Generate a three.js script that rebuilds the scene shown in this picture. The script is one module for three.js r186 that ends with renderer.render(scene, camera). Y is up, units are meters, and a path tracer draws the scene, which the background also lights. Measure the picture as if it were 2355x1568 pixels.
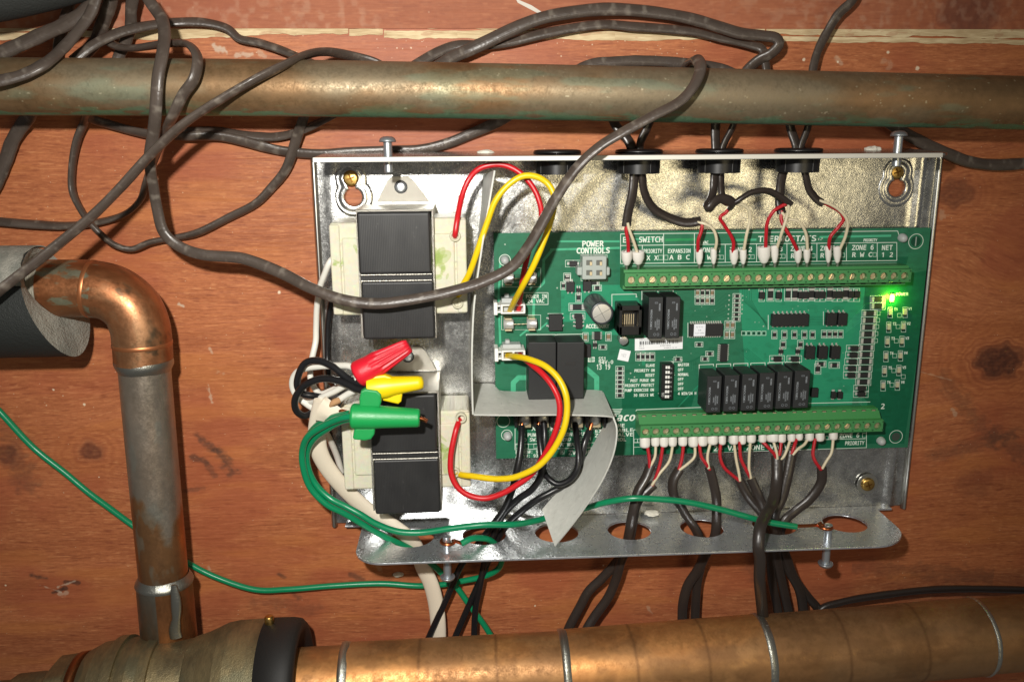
import * as THREE from 'three';
import { mergeGeometries, mergeVertices } from 'three/addons/utils/BufferGeometryUtils.js';
import { RoundedBoxGeometry } from 'three/addons/geometries/RoundedBoxGeometry.js';
import { RectAreaLightUniformsLib } from 'three/addons/lights/RectAreaLightUniformsLib.js';

// ------------------------------------------------------------ camera, light, exposure
// world: wall is the plane z = 0, the camera stands 0.40 m in front of it; lengths below are in millimetres
const K = 0.001, F = 1950, CX = 1177, CY = 784, D = 403.4;
const rad = (d) => d * Math.PI / 180;
const scene = new THREE.Scene();
const camera = new THREE.PerspectiveCamera(2 * Math.atan(CY / F) * 180 / Math.PI, 1024 / 681, 0.01, 20);
camera.position.set(0, 0, D * K);
camera.rotation.set(rad(-13.22), rad(-3.36), rad(-0.37), 'YXZ');
camera.updateMatrixWorld();

const renderer = new THREE.WebGLRenderer({ antialias: true });
renderer.setSize(1024, 681);
renderer.toneMapping = THREE.LinearToneMapping;
renderer.toneMappingExposure = 1.0;
renderer.shadowMap.enabled = true;
scene.background = new THREE.Color().setRGB(0.105, 0.102, 0.098);   // the dim cellar behind the photographer

// point of the wall-parallel plane z (mm) that the photograph shows at (px, py) of its 2354 x 1568 view
const camQ = camera.quaternion.clone();
function V(px, py, z = 0) {
  const d = new THREE.Vector3((px - CX) / F, -(py - CY) / F, -1).applyQuaternion(camQ);
  const t = (z - D) / d.z;
  return new THREE.Vector3(d.x * t, d.y * t, z);
}

// the camera's flash: small, above and to the left of the lens
const flash = new THREE.SpotLight(new THREE.Color().setRGB(1.0, 0.965, 0.9), 0.70, 4, rad(46), 1.0, 2);
flash.position.set(-0.042, 0.054, (D - 6) * K);
flash.target.position.copy(V(960, 640, 0)).multiplyScalar(K);
flash.castShadow = true; flash.shadow.radius = 0.35; flash.shadow.mapSize.set(2048, 2048);
scene.add(flash, flash.target);

// the cellar's lamp, behind the photographer to the right: warm and weak
RectAreaLightUniformsLib.init();
const roomLamp = new THREE.RectAreaLight(new THREE.Color().setRGB(1.0, 0.83, 0.48), 5.2, 0.30, 0.09);
roomLamp.position.set(0.305, -0.05, 0.70);
roomLamp.lookAt(0.11, -0.025, 0);
scene.add(roomLamp);

// ------------------------------------------------------------ helpers
let seed = 12345;
const rnd = () => { seed = (seed * 1664525 + 1013904223) >>> 0; return seed / 4294967296; };
const rr = (a, b) => a + (b - a) * rnd();
const taken = new Map();
function numbered(name) { const n = taken.get(name) || 0; taken.set(name, n + 1); return n ? `${name}_${String(n).padStart(3, '0')}` : name; }
const origins = new WeakMap();
const vec = (x, y, z) => new THREE.Vector3(x, y, z);

function thing(name, label, category, origin, group) {
  const o = new THREE.Group();
  o.name = numbered(name); scene.add(o);
  o.position.copy(origin).multiplyScalar(K);
  o.userData = { label, category };
  if (group) o.userData.group = group;
  origins.set(o, origin.clone());
  return o;
}
function finish(m) { m.castShadow = true; m.receiveShadow = true; return m; }
// geometry given in world millimetres
function part(parent, name, geo, mat, label) {
  const o = origins.get(parent);
  geo.translate(-o.x, -o.y, -o.z); geo.scale(K, K, K);
  const m = finish(new THREE.Mesh(geo, mat)); m.name = name;
  if (label) m.userData.label = label;
  origins.set(m, o); parent.add(m);
  return m;
}
// geometry given in its own metres (shared between alike pieces), placed at pos (world mm)
function put(parent, name, geo, mat, pos, rz = 0) {
  const o = origins.get(parent);
  const m = finish(new THREE.Mesh(geo, mat)); m.name = name;
  m.position.copy(pos).sub(o).multiplyScalar(K); m.rotation.z = rz;
  origins.set(m, vec(0, 0, 0)); parent.add(m);
  return m;
}
function sub(parent, name, geo, mat, x = 0, y = 0, z = 0) {   // sub-part of a placed piece, in the piece's own mm
  const m = finish(new THREE.Mesh(geo, mat)); m.name = name; m.position.set(x * K, y * K, z * K); parent.add(m); return m;
}
const cache = new Map();
const share = (key, make) => { if (!cache.has(key)) { const g = make(); g.scale(K, K, K); cache.set(key, g); } return cache.get(key); };
const boxM = (w, h, d) => share(`b${w},${h},${d}`, () => new THREE.BoxGeometry(w, h, d));
const rboxM = (w, h, d, r) => share(`r${w},${h},${d},${r}`, () => new RoundedBoxGeometry(w, h, d, 2, r));
function rbox(x0, x1, y0, y1, z0, z1, r = 0.4) {
  const g = new RoundedBoxGeometry(Math.abs(x1 - x0), Math.abs(y1 - y0), Math.abs(z1 - z0), 2, r);
  g.translate((x0 + x1) / 2, (y0 + y1) / 2, (z0 + z1) / 2); return g;
}
// box whose front face is seen between (pax, pay) and (pbx, pby) at height z1
function pbox(pax, pay, pbx, pby, z0, z1, r = 0.4) {
  const a = V(pax, (pay + pby) / 2, z1), b = V(pbx, (pay + pby) / 2, z1), t = V((pax + pbx) / 2, pay, z1), u = V((pax + pbx) / 2, pby, z1);
  return rbox(a.x, b.x, u.y, t.y, z0, z1, r);
}
const clean = (g) => { const n = g.index ? g.toNonIndexed() : g; for (const k of Object.keys(n.attributes)) if (!['position', 'normal', 'uv'].includes(k)) n.deleteAttribute(k); return n; };
const merge = (list) => mergeGeometries(list.map(clean), false);

// tube along points (mm); section may be round, oval or the figure of a two-wire jacket
function sweep(pts, o = {}) {
  const { r = 1.5, a = 1, b = 1, groove = 0, roll = 0, turn = 0, radial = 12, step = 1.3, taper } = o;
  const curve = new THREE.CatmullRomCurve3(pts, false, 'centripetal');
  const len = curve.getLength(), n = Math.max(4, Math.ceil(len / step));
  curve.arcLengthDivisions = Math.max(200, n);
  const P = curve.getSpacedPoints(n), T = [];
  for (let i = 0; i <= n; i++) T.push(P[Math.min(n, i + 1)].clone().sub(P[Math.max(0, i - 1)]).normalize());
  let N = vec(0, 0, 1).addScaledVector(T[0], -T[0].z);
  if (N.lengthSq() < 0.01) N = vec(0, 1, 0).addScaledVector(T[0], -T[0].y);
  N.normalize();
  const pos = [], nor = [], uv = [], idx = [];
  for (let i = 0; i <= n; i++) {
    N.addScaledVector(T[i], -N.dot(T[i])).normalize();
    const B = T[i].clone().cross(N), t = i / n, w = roll + turn * t * len / 100, k = taper ? taper(t) : 1;
    for (let j = 0; j <= radial; j++) {
      const th = j / radial * Math.PI * 2, c = Math.cos(th), s = Math.sin(th);
      let x = a * r * k * c, y = b * r * k * s;
      if (groove) y *= 1 - groove * Math.exp(-(c * c) / 0.07);
      const X = x * Math.cos(w) - y * Math.sin(w), Y = x * Math.sin(w) + y * Math.cos(w);
      const nx0 = c / a, ny0 = s / b, nx = nx0 * Math.cos(w) - ny0 * Math.sin(w), ny = nx0 * Math.sin(w) + ny0 * Math.cos(w);
      pos.push(P[i].x + B.x * X + N.x * Y, P[i].y + B.y * X + N.y * Y, P[i].z + B.z * X + N.z * Y);
      const q = vec(B.x * nx + N.x * ny, B.y * nx + N.y * ny, B.z * nx + N.z * ny).normalize();
      nor.push(q.x, q.y, q.z); uv.push(t * len * K, j / radial * 2 * Math.PI * r * K);
    }
  }
  for (let i = 0; i < n; i++) for (let j = 0; j < radial; j++) { const q = i * (radial + 1) + j, w = q + radial + 1; idx.push(q, q + 1, w, w, q + 1, w + 1); }
  for (const e of [0, n]) {
    const base = pos.length / 3, s = e ? 1 : -1;
    pos.push(P[e].x, P[e].y, P[e].z); nor.push(T[e].x * s, T[e].y * s, T[e].z * s); uv.push(0, 0);
    for (let j = 0; j <= radial; j++) { const q = (e * (radial + 1) + j) * 3; pos.push(pos[q], pos[q + 1], pos[q + 2]); nor.push(T[e].x * s, T[e].y * s, T[e].z * s); uv.push(0, 0); }
    for (let j = 0; j < radial; j++) e ? idx.push(base, base + 2 + j, base + 1 + j) : idx.push(base, base + 1 + j, base + 2 + j);
  }
  const g = new THREE.BufferGeometry();
  g.setAttribute('position', new THREE.Float32BufferAttribute(pos, 3)); g.setAttribute('normal', new THREE.Float32BufferAttribute(nor, 3));
  g.setAttribute('uv', new THREE.Float32BufferAttribute(uv, 2)); g.setIndex(idx);
  // faces outward
  const i0 = idx[0] * 3, i1 = idx[1] * 3, i2 = idx[2] * 3, A = vec(pos[i0], pos[i0 + 1], pos[i0 + 2]), Bv = vec(pos[i1], pos[i1 + 1], pos[i1 + 2]).sub(A), Cv = vec(pos[i2], pos[i2 + 1], pos[i2 + 2]).sub(A);
  if (Bv.cross(Cv).dot(vec(nor[i0], nor[i0 + 1], nor[i0 + 2])) < 0) { for (let i = 0; i < n * radial * 6; i += 3) [idx[i], idx[i + 1]] = [idx[i + 1], idx[i]]; g.setIndex(idx); }
  return g;
}
const path = (list) => list.map(([x, y, z]) => V(x, y, z));
// a solid of revolution about the line from p along direction d; profile [[along mm, radius mm], ...]
function turned(p, d, profile, n = 40, shape) {
  const dir = d.clone().normalize();
  const g = new THREE.LatheGeometry(profile.map(([s, r]) => new THREE.Vector2(Math.max(r, 1e-4), s)), n);
  if (shape) { const a = g.attributes.position; for (let i = 0; i < a.count; i++) { const x = a.getX(i), y = a.getY(i), z = a.getZ(i), k = shape(Math.atan2(z, x), y); a.setXYZ(i, x * k, y, z * k); } g.computeVertexNormals(); }
  // uv: u along the axis, v round it
  const uv = g.attributes.uv, a = g.attributes.position;
  for (let i = 0; i < uv.count; i++) { const u = uv.getX(i); uv.setXY(i, a.getY(i) * K, u); }
  g.applyQuaternion(new THREE.Quaternion().setFromUnitVectors(vec(0, 1, 0), dir));
  g.translate(p.x, p.y, p.z);
  return g;
}
// profile with hard edges for lathes: doubles the inner points
const hard = (pr) => pr.flatMap((q, i) => (i === 0 || i === pr.length - 1 ? [q] : [q, q]));
function outline(list, z) { const s = new THREE.Shape(); list.forEach(([x, y], i) => { const q = V(x, y, z); i ? s.lineTo(q.x, q.y) : s.moveTo(q.x, q.y); }); s.closePath(); return s; }
function extrude(shape, z0, z1, bevel = 0, curveSegments = 16) {
  const g = new THREE.ExtrudeGeometry(shape, { depth: Math.max(0.01, z1 - z0 - 2 * bevel), bevelEnabled: bevel > 0, bevelSize: bevel, bevelOffset: -bevel, bevelThickness: bevel, bevelSegments: 2, curveSegments });
  g.translate(0, 0, z0 + bevel); return g;
}
const slab = (list, z0, z1, bevel = 0.2) => extrude(outline(list, z1), z0, z1, bevel);
function metreUV(g, s = 1) { const p = g.attributes.position, uv = g.attributes.uv; for (let i = 0; i < p.count; i++) uv.setXY(i, p.getX(i) * K * s, p.getY(i) * K * s); return g; }
// sheet between two edge curves (lists of Vector3), with thickness
function ruled(Aq, Bq, th = 0.6, n = 40, m = 6) {
  const ca = new THREE.CatmullRomCurve3(Aq), cb = new THREE.CatmullRomCurve3(Bq), grid = [];
  for (let i = 0; i <= n; i++) { const a = ca.getPoint(i / n), b = cb.getPoint(i / n), row = []; for (let j = 0; j <= m; j++) row.push(a.clone().lerp(b, j / m)); grid.push(row); }
  const nrm = (i, j) => { const du = grid[Math.min(n, i + 1)][j].clone().sub(grid[Math.max(0, i - 1)][j]), dv = grid[i][Math.min(m, j + 1)].clone().sub(grid[i][Math.max(0, j - 1)]); return du.cross(dv).normalize(); };
  const pos = [], idx = [], uv = [], id = (s, i, j) => s * (n + 1) * (m + 1) + i * (m + 1) + j;
  for (const s of [0.5, -0.5]) for (let i = 0; i <= n; i++) for (let j = 0; j <= m; j++) { const q = grid[i][j].clone().addScaledVector(nrm(i, j), s * th); pos.push(q.x, q.y, q.z); uv.push(i / n, j / m); }
  for (let i = 0; i < n; i++) for (let j = 0; j < m; j++) { idx.push(id(0, i, j), id(0, i + 1, j), id(0, i + 1, j + 1), id(0, i, j), id(0, i + 1, j + 1), id(0, i, j + 1)); idx.push(id(1, i, j), id(1, i + 1, j + 1), id(1, i + 1, j), id(1, i, j), id(1, i, j + 1), id(1, i + 1, j + 1)); }
  const rim = (a, b) => idx.push(id(0, ...a), id(1, ...a), id(1, ...b), id(0, ...a), id(1, ...b), id(0, ...b));
  for (let i = 0; i < n; i++) { rim([i, 0], [i + 1, 0]); rim([i + 1, m], [i, m]); }
  for (let j = 0; j < m; j++) { rim([0, j + 1], [0, j]); rim([n, j], [n, j + 1]); }
  let g = new THREE.BufferGeometry(); g.setAttribute('position', new THREE.Float32BufferAttribute(pos, 3)); g.setAttribute('uv', new THREE.Float32BufferAttribute(uv, 2)); g.setIndex(idx);
  g = g.toNonIndexed(); g.computeVertexNormals(); return g;
}

// ------------------------------------------------------------ noise and textures
function lattice(s) { const t = new Float32Array(65536); let q = s >>> 0; for (let i = 0; i < 65536; i++) { q = (q * 1664525 + 1013904223) >>> 0; t[i] = q / 4294967296; } return t; }
const L1 = lattice(77), L2 = lattice(991);
function noise(x, y, t = L1) {
  const xi = Math.floor(x), yi = Math.floor(y), fx = x - xi, fy = y - yi, u = fx * fx * (3 - 2 * fx), v = fy * fy * (3 - 2 * fy);
  const g = (a, b) => t[((a & 255) + ((b & 255) << 8))];
  const a = g(xi, yi), b = g(xi + 1, yi), c = g(xi, yi + 1), d = g(xi + 1, yi + 1);
  return a + (b - a) * u + (c - a) * v + (a - b - c + d) * u * v;
}
const fbm = (x, y, o = 4, t = L1) => { let s = 0, k = 0.5, n = 0; for (let i = 0; i < o; i++) { s += k * noise(x, y, t); n += k; x = x * 2.03 + 17.1; y = y * 2.03 + 9.7; k *= 0.5; } return s / n; };
const clamp = (x, a = 0, b = 1) => Math.min(b, Math.max(a, x));
const smooth = (a, b, x) => { const t = clamp((x - a) / (b - a)); return t * t * (3 - 2 * t); };
const mix3 = (a, b, t) => [a[0] + (b[0] - a[0]) * t, a[1] + (b[1] - a[1]) * t, a[2] + (b[2] - a[2]) * t];
function dataTex(w, h, fn, srgb = true, wrap = THREE.RepeatWrapping) {
  const d = new Uint8Array(w * h * 4);
  for (let y = 0, i = 0; y < h; y++) for (let x = 0; x < w; x++, i += 4) { const c = fn(x, y); d[i] = clamp(c[0], 0, 255); d[i + 1] = clamp(c[1], 0, 255); d[i + 2] = clamp(c[2], 0, 255); d[i + 3] = 255; }
  const t = new THREE.DataTexture(d, w, h); t.magFilter = THREE.LinearFilter; t.minFilter = THREE.LinearMipmapLinearFilter; t.generateMipmaps = true; t.wrapS = t.wrapT = wrap;
  if (srgb) t.colorSpace = THREE.SRGBColorSpace; t.needsUpdate = true; return t;
}
function canvasTex(w, h, draw, srgb = true) {
  const c = document.createElement('canvas'); c.width = w; c.height = h; const x = c.getContext('2d'); draw(x, w, h);
  const t = new THREE.CanvasTexture(c); if (srgb) t.colorSpace = THREE.SRGBColorSpace; t.magFilter = THREE.LinearFilter; return t;
}
const again = (t, u, v) => { const c = t.clone(); c.repeat.set(u, v); c.needsUpdate = true; return c; };
const hex = (r, g, b) => new THREE.Color().setRGB(r / 255, g / 255, b / 255, THREE.SRGBColorSpace);
function mat(c, roughness, metalness = 0, more = {}) { return new THREE.MeshPhysicalMaterial({ color: c, roughness, metalness, ...more }); }
const grainTex = dataTex(256, 256, (x, y) => { const v = 128 + 127 * (noise(x / 2.1, y / 2.1) - 0.5) + 70 * (noise(x / 9, y / 9, L2) - 0.5); return [v, v, v]; }, false);

// ------------------------------------------------------------ the plywood wall
const WX0 = -262, WX1 = 330, WY0 = -318, WY1 = 76;
const knots = [ // photo px, py, size mm, strength
  [205, 1038, 6, 0.6], [8, 1045, 6, 0.55], [2195, 445, 9, 0.42], [2298, 832, 11, 0.85], [2250, 1110, 10, 0.2],
].map(([x, y, s, k]) => { const v = V(x, y, 0); return [v.x, v.y, s, k]; });
const blots = [ // dark smears: from, to, half width mm, strength
  [450, 1000, 500, 1040, 2.2, 0.5], [500, 1040, 535, 1085, 3.6, 0.5], [440, 1052, 470, 1062, 2.2, 0.5], [478, 1072, 492, 1095, 2, 0.3], [425, 1130, 468, 1122, 1.6, 0.3], [640, 1320, 652, 1327, 1.2, 0.4], [806, 1322, 835, 1332, 1.6, 0.4], [672, 1365, 690, 1375, 1.6, 0.3], [590, 1385, 720, 1400, 5, 0.18], [70, 1322, 105, 1330, 1.4, 0.6], [120, 1362, 150, 1352, 1.1, 0.7], [150, 1338, 178, 1340, 1.2, 0.6], [1722, 1290, 1740, 1330, 5, 0.2], [2300, 1000, 2354, 1050, 6, 0.25], [2170, 870, 2280, 1010, 5, 0.2], [2150, 1050, 2330, 1000, 5, 0.22], [1890, 1300, 2354, 1330, 6, 0.2], [20, 1000, 60, 1110, 8, 0.25],
].map(([a, b, c, d, w, k]) => { const p = V(a, b, 0), q = V(c, d, 0); return [p.x, p.y, q.x, q.y, w, k]; });
const scuffs = [ // pale marks
  [478, 885, 486, 925, 1.1, 0.55], [482, 800, 488, 812, 0.9, 0.5], [500, 855, 512, 860, 1.4, 0.25], [130, 1350, 172, 1336, 0.7, 0.6], [90, 1345, 140, 1362, 0.5, 0.5], [138, 1368, 150, 1362, 1.5, 0.5], [410, 700, 420, 705, 0.8, 0.7], [480, 1305, 486, 1330, 1, 0.35], [860, 1290, 872, 1310, 1.6, 0.3], [2190, 940, 2198, 955, 1.2, 0.4], [2100, 850, 2190, 875, 0.5, 0.3], [1488, 1395, 1500, 1410, 1, 0.35], [1740, 1210, 1760, 1220, 1, 0.3], [2030, 140, 2046, 150, 2, 0.25], [1925, 135, 1935, 145, 1.3, 0.4], [490, 105, 520, 118, 1.6, 0.7], [540, 128, 580, 122, 1.1, 0.6], [590, 118, 610, 130, 1.2, 0.4], [2165, 490, 2172, 500, 2.6, 0.3], [2215, 1355, 2222, 1362, 1.2, 0.25],
].map(([a, b, c, d, w, k]) => { const p = V(a, b, 0), q = V(c, d, 0); return [p.x, p.y, q.x, q.y, w, k]; });
const flecks = [[121, 896, 0.7], [143, 910, 0.35], [105, 932, 0.4], [192, 930, 0.8], [226, 1097, 0.4], [641, 672, 1.0], [2043, 120, 1.0], [2110, 157, 1.2], [1849, 137, 0.9], [1927, 142, 0.7], [876, 1344, 0.9], [1230, 1393, 0.6], [1387, 1300, 0.5], [11, 1346, 0.7], [1560, 1437, 0.6]].map(([x, y, r]) => { const v = V(x, y, 0); return [v.x, v.y, r]; });
{ let s = 99; const q = () => { s = (s * 1664525 + 1013904223) >>> 0; return s / 4294967296; };
  for (let i = 0; i < 1100; i++) { const v = V(q() * 2354, q() * 1568, 0); flecks.push([v.x, v.y, 0.13 + 0.2 * q() * q() * q()]); }
  for (let i = 0; i < 130; i++) { const v = V(560 + q() * 1100, 10 + q() * 120, 0); flecks.push([v.x, v.y, 0.2 + 0.3 * q() * q()]); } }
const bins = new Map();
for (const f of flecks) { const k = Math.floor(f[0] / 8) + ',' + Math.floor(f[1] / 8); for (let dx = -1; dx <= 1; dx++) for (let dy = -1; dy <= 1; dy++) { const kk = (Math.floor(f[0] / 8) + dx) + ',' + (Math.floor(f[1] / 8) + dy); if (!bins.has(kk)) bins.set(kk, []); bins.get(kk).push(f); } }
const segD = (x, y, s) => { const dx = s[2] - s[0], dy = s[3] - s[1], t = clamp(((x - s[0]) * dx + (y - s[1]) * dy) / (dx * dx + dy * dy)); return Math.hypot(x - s[0] - dx * t, y - s[1] - dy * t); };
function woodAt(x, y) {   // world mm -> colour of the stained plywood face
  let g = y, dark = 0, ring = 0, amber = 0;
  for (const [kx, ky, s, k] of knots) {
    const dx = (x - kx) / 1.35, dy = y - ky, d2 = dx * dx + dy * dy, e = Math.exp(-d2 / (2 * (s * 2.6) ** 2));
    g += dy * e * 1.1 * k + Math.sign(dy) * 0;
    if (d2 < s * s * 30) {
      const d = Math.sqrt(d2) + 1.2 * (noise(x / 4, y / 4) - 0.5) * s * 0.3;
      dark += k * (1 - smooth(s * 0.45, s * 1.05, d)) * (0.75 + 0.5 * noise(x * 0.9, y * 0.9));
      ring += k * Math.exp(-((d / (s * 2.2)) ** 2)) * (0.5 + 0.5 * Math.sin(d * 2.1 + 2 * noise(x / 7, y / 7))) * 0.6;
      amber += k * Math.exp(-(((d - s * 1.6) / (s * 0.7)) ** 2)) * 0.25;
    }
  }
  const warp = 5 * (noise(x / 90, g / 30) - 0.5) + 2 * (noise(x / 25, g / 9, L2) - 0.5);
  const gy = g + warp;
  const band = fbm(x / 140 + 3, gy / 9, 3), fine = fbm(x / 7.5, gy / 0.75, 3, L2), hair = noise(x / 1.7, gy / 0.3), fibre = noise(x / 4.2 + 70, gy / 0.4, L2), patch = fbm(x / 40 + 9, y / 28 + 4, 3, L2);
  let t = clamp(0.5 + 0.55 * (band - 0.5) + 0.62 * (fine - 0.5) + 0.34 * (hair - 0.5) + 0.16 * (noise(x * 2.1, y * 2.1) - 0.5));
  let c = mix3([142, 79, 48], [194, 122, 79], t);
  c = mix3(c, [214, 152, 104], 0.38 * smooth(0.76, 0.92, fibre)); c = mix3(c, [106, 50, 32], 0.34 * smooth(0.74, 0.92, noise(x / 6 + 20, gy / 0.42 + 40)));
  c = mix3(c, [152, 78, 52], 0.5 * smooth(0.48, 0.72, patch));
  c = mix3(c, [186, 116, 62], 0.4 * smooth(0.55, 0.8, fbm(x / 55 + 40, gy / 10 + 8, 3)));
  c = mix3(c, [112, 52, 33], clamp(ring * 0.95)); c = mix3(c, [190, 112, 58], clamp(amber));
  c = mix3(c, [62, 34, 27], clamp(dark * 0.75));
  for (const b of blots) { if (Math.abs(x - (b[0] + b[2]) / 2) > 40 || Math.abs(y - (b[1] + b[3]) / 2) > 30) continue; const d = segD(x, y, b) + 1.6 * b[4] * (fbm(x / 3.2, y / 2.2, 3) - 0.5); c = mix3(c, [64, 46, 40], 1.05 * b[5] * (1 - smooth(b[4] * 0.1, b[4] * 1.2, d)) * (0.7 + 0.5 * noise(x * 1.1, y * 1.1))); }
  for (const b of scuffs) { if (Math.abs(x - (b[0] + b[2]) / 2) > 25 || Math.abs(y - (b[1] + b[3]) / 2) > 25) continue; const d = segD(x, y, b) + 2.4 * b[4] * (fbm(x / 2, y / 2, 3, L2) - 0.5); c = mix3(c, [196, 184, 168], b[5] * (1 - smooth(b[4] * 0.2, b[4], d))); }
  const near = bins.get(Math.floor(x / 8) + ',' + Math.floor(y / 8));
  if (near) for (const f of near) { const d = Math.hypot(x - f[0], y - f[1]) * (0.8 + 0.5 * noise(x * 1.7, y * 1.7)); if (d < f[2]) c = mix3(c, [226, 214, 190], 0.85 * (1 - smooth(f[2] * 0.6, f[2], d))); }
  return c;
}
const TW = 2048, TH = 1364;
const woodTex = dataTex(TW, TH, (i, j) => woodAt(WX0 + (WX1 - WX0) * (i + 0.5) / TW, WY0 + (WY1 - WY0) * (j + 0.5) / TH), true, THREE.MirroredRepeatWrapping);
const woodBump = dataTex(1024, 682, (i, j) => { const x = WX0 + (WX1 - WX0) * i / 1024, y = WY0 + (WY1 - WY0) * j / 682; const v = 255 * (0.45 * fbm(x / 24, y / 0.8, 3, L2) + 0.3 * noise(x / 8, y / 0.6) + 0.25 * fbm(x / 60, y / 14, 3)); return [v, v, v]; }, false, THREE.MirroredRepeatWrapping);
const woodMat = mat(0xffffff, 0.52, 0, { map: woodTex, bumpMap: woodBump, bumpScale: 0.0003, specularIntensity: 0.6 });
function wallUV(g) { const p = g.attributes.position, uv = g.attributes.uv; for (let i = 0; i < p.count; i++) uv.setXY(i, (p.getX(i) - WX0) / (WX1 - WX0), (p.getY(i) - WY0) / (WY1 - WY0)); return g; }
const O0 = vec(0, -110, 0);
const wall = new THREE.Group(); wall.name = 'wall'; wall.userData = { kind: 'structure', label: 'reddish stained plywood wall behind the pipes and board', category: 'wall' }; wall.position.copy(O0).multiplyScalar(K); origins.set(wall, O0); scene.add(wall);
part(wall, 'plywood_sheet', wallUV(new THREE.BoxGeometry(1300, 640, 12).translate(20, -270, -6)), woodMat);
// the sheet above the seam stands a little proud of the lower one
const upperTex = dataTex(1024, 256, (i, j) => { const x = WX0 + (WX1 - WX0) * (i + 0.5) / 1024, y = 45 + 150 * (j + 0.5) / 256; let c = woodAt(x * 0.9 + 60, y * 0.7 - 150); c = mix3(c, [150, 92, 72], 0.5); c = mix3(c, [190, 160, 138], 0.30 * smooth(0.45, 0.75, fbm(x / 3, y / 3, 3)) * smooth(0.35, 0.6, fbm(x / 70, y / 30 + 5, 3))); return c; }, true, THREE.MirroredRepeatWrapping);
const upperMat = mat(0xffffff, 0.62, 0, { map: upperTex, bumpMap: woodBump, bumpScale: 0.0002, specularIntensity: 0.5 });
const up = new THREE.BoxGeometry(1300, 400, 12).translate(20, 249.5, -4.9);
{ const p = up.attributes.position, uv = up.attributes.uv; for (let i = 0; i < p.count; i++) uv.setXY(i, (p.getX(i) - WX0) / (WX1 - WX0), (p.getY(i) - 45) / 150); }
part(wall, 'upper_plywood_sheet', up, upperMat);
// pale torn veneer along the seam
const paleTex = dataTex(512, 128, (i, j) => { const f = fbm(i / 90, j / 5, 4), h = noise(i / 22, j / 2.2, L2); let c = mix3([176, 150, 112], [226, 208, 168], clamp(0.5 + 1.1 * (f - 0.5) + 0.5 * (h - 0.5))); c = mix3(c, [160, 108, 80], 0.35 * smooth(0.66, 0.76, fbm(i / 34 + 7, j / 9, 3, L2))); return c; });
const paleMat = mat(0xffffff, 0.8, 0, { map: again(paleTex, 14, 40), bumpMap: grainTex, bumpScale: 0.0002 });
const strip = (top, bottom, z0, z1) => {
  const e = (list, amp) => { const out = []; for (let k = 0; k < list.length - 1; k++) { const [x0, y0] = list[k], [x1, y1] = list[k + 1], n = Math.max(2, Math.round((x1 - x0) / 9)); for (let i = 0; i < n; i++) { const t = i / n; out.push([x0 + (x1 - x0) * t, y0 + (y1 - y0) * t + amp * (fbm((x0 + (x1 - x0) * t) / 26, y0, 3) - 0.5)]); } } out.push(list[list.length - 1]); return out; };
  return metreUV(extrude(outline([...e(top, 3), ...e(bottom, 9).reverse()], z1), z0, z1, 0.12));
};
for (const [t, b, z] of [
  [[[-40, 66], [60, 52], [150, 40], [215, 36]], [[-40, 73], [60, 70], [150, 68], [215, 66]], 0.75], [[[-40, 76], [100, 73], [215, 70]], [[-40, 92], [100, 88], [215, 86]], 0.45],
  [[[215, 60], [300, 58], [420, 55], [600, 54], [800, 55]], [[215, 92], [300, 92], [420, 89], [520, 84], [640, 79], [800, 77]], 0.6],
  [[[804, 55], [1100, 53], [1500, 54], [1760, 57]], [[804, 62], [1100, 66], [1500, 68], [1760, 70]], 0.8], [[[802, 66], [880, 66]], [[802, 80], [880, 80]], 0.4], [[[882, 70], [1100, 70], [1500, 72], [1760, 75]], [[882, 89], [1100, 89], [1500, 92], [1760, 93]], 0.5],
  [[[1763, 57], [2000, 60], [2200, 63], [2420, 67]], [[1763, 79], [2000, 82], [2200, 85], [2420, 89]], 0.7], [[[1763, 83], [2000, 85], [2200, 88], [2420, 92]], [[1763, 94], [2000, 98], [2200, 99], [2420, 103]], 0.45],
]) part(wall, 'veneer_strip', strip(t, b, 0.02, z), paleMat);
// smear of white paint on the upper sheet
const white = mat(hex(205, 198, 186), 0.7);
part(wall, 'paint_smear', slab([[2012 * 0.5885, -6], [1194, 0], [1222, 12], [1250, 30], [1258, 36], [1248, 36], [1230, 27], [1205, 14], [1190, 6]], 1.1, 1.3, 0.05), white);

// ------------------------------------------------------------ materials
const spangle = dataTex(512, 512, (i, j) => { const v = 255 * clamp(0.5 + 0.9 * (fbm(i / 3.1, j / 3.1, 3) - 0.5) + 0.5 * (noise(i / 22, j / 22, L2) - 0.5)); return [v, v, v]; }, false);
const spangleColor = dataTex(512, 512, (i, j) => { const v = 196 + 60 * (fbm(i / 5 + 5, j / 5, 3, L2) - 0.5) + 40 * (noise(i / 40, j / 40) - 0.5); return [v, v, v * 0.985]; });
const spangleRough = dataTex(512, 512, (i, j) => { const v = 255 * clamp(0.40 + 0.22 * (fbm(i / 9 + 31, j / 9, 4) - 0.5) + 0.12 * (noise(i / 2.2, j / 2.2, L2) - 0.5)); return [v, v, v]; }, false);
const zinc = mat(0xffffff, 0.62, 0.96, { map: again(spangleColor, 22, 22), roughnessMap: again(spangleRough, 16, 16), bumpMap: again(spangle, 22, 22), bumpScale: 0.00005 });
const zincDull = mat(hex(216, 220, 225), 0.78, 0.84, { roughnessMap: again(spangleRough, 12, 12), bumpMap: again(spangle, 7, 7), bumpScale: 0.00016 });
const zincEdge = mat(hex(190, 190, 184), 0.34, 1);
const steel = mat(hex(186, 192, 198), 0.34, 0.8, { bumpMap: grainTex, bumpScale: 0.00002 });
const tin = mat(hex(200, 196, 186), 0.38, 1, { bumpMap: again(spangle, 60, 60), bumpScale: 0.00008 });
const brass = mat(hex(196, 160, 92), 0.33, 1);
const nickel = mat(hex(216, 200, 166), 0.4, 0.75);
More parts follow.
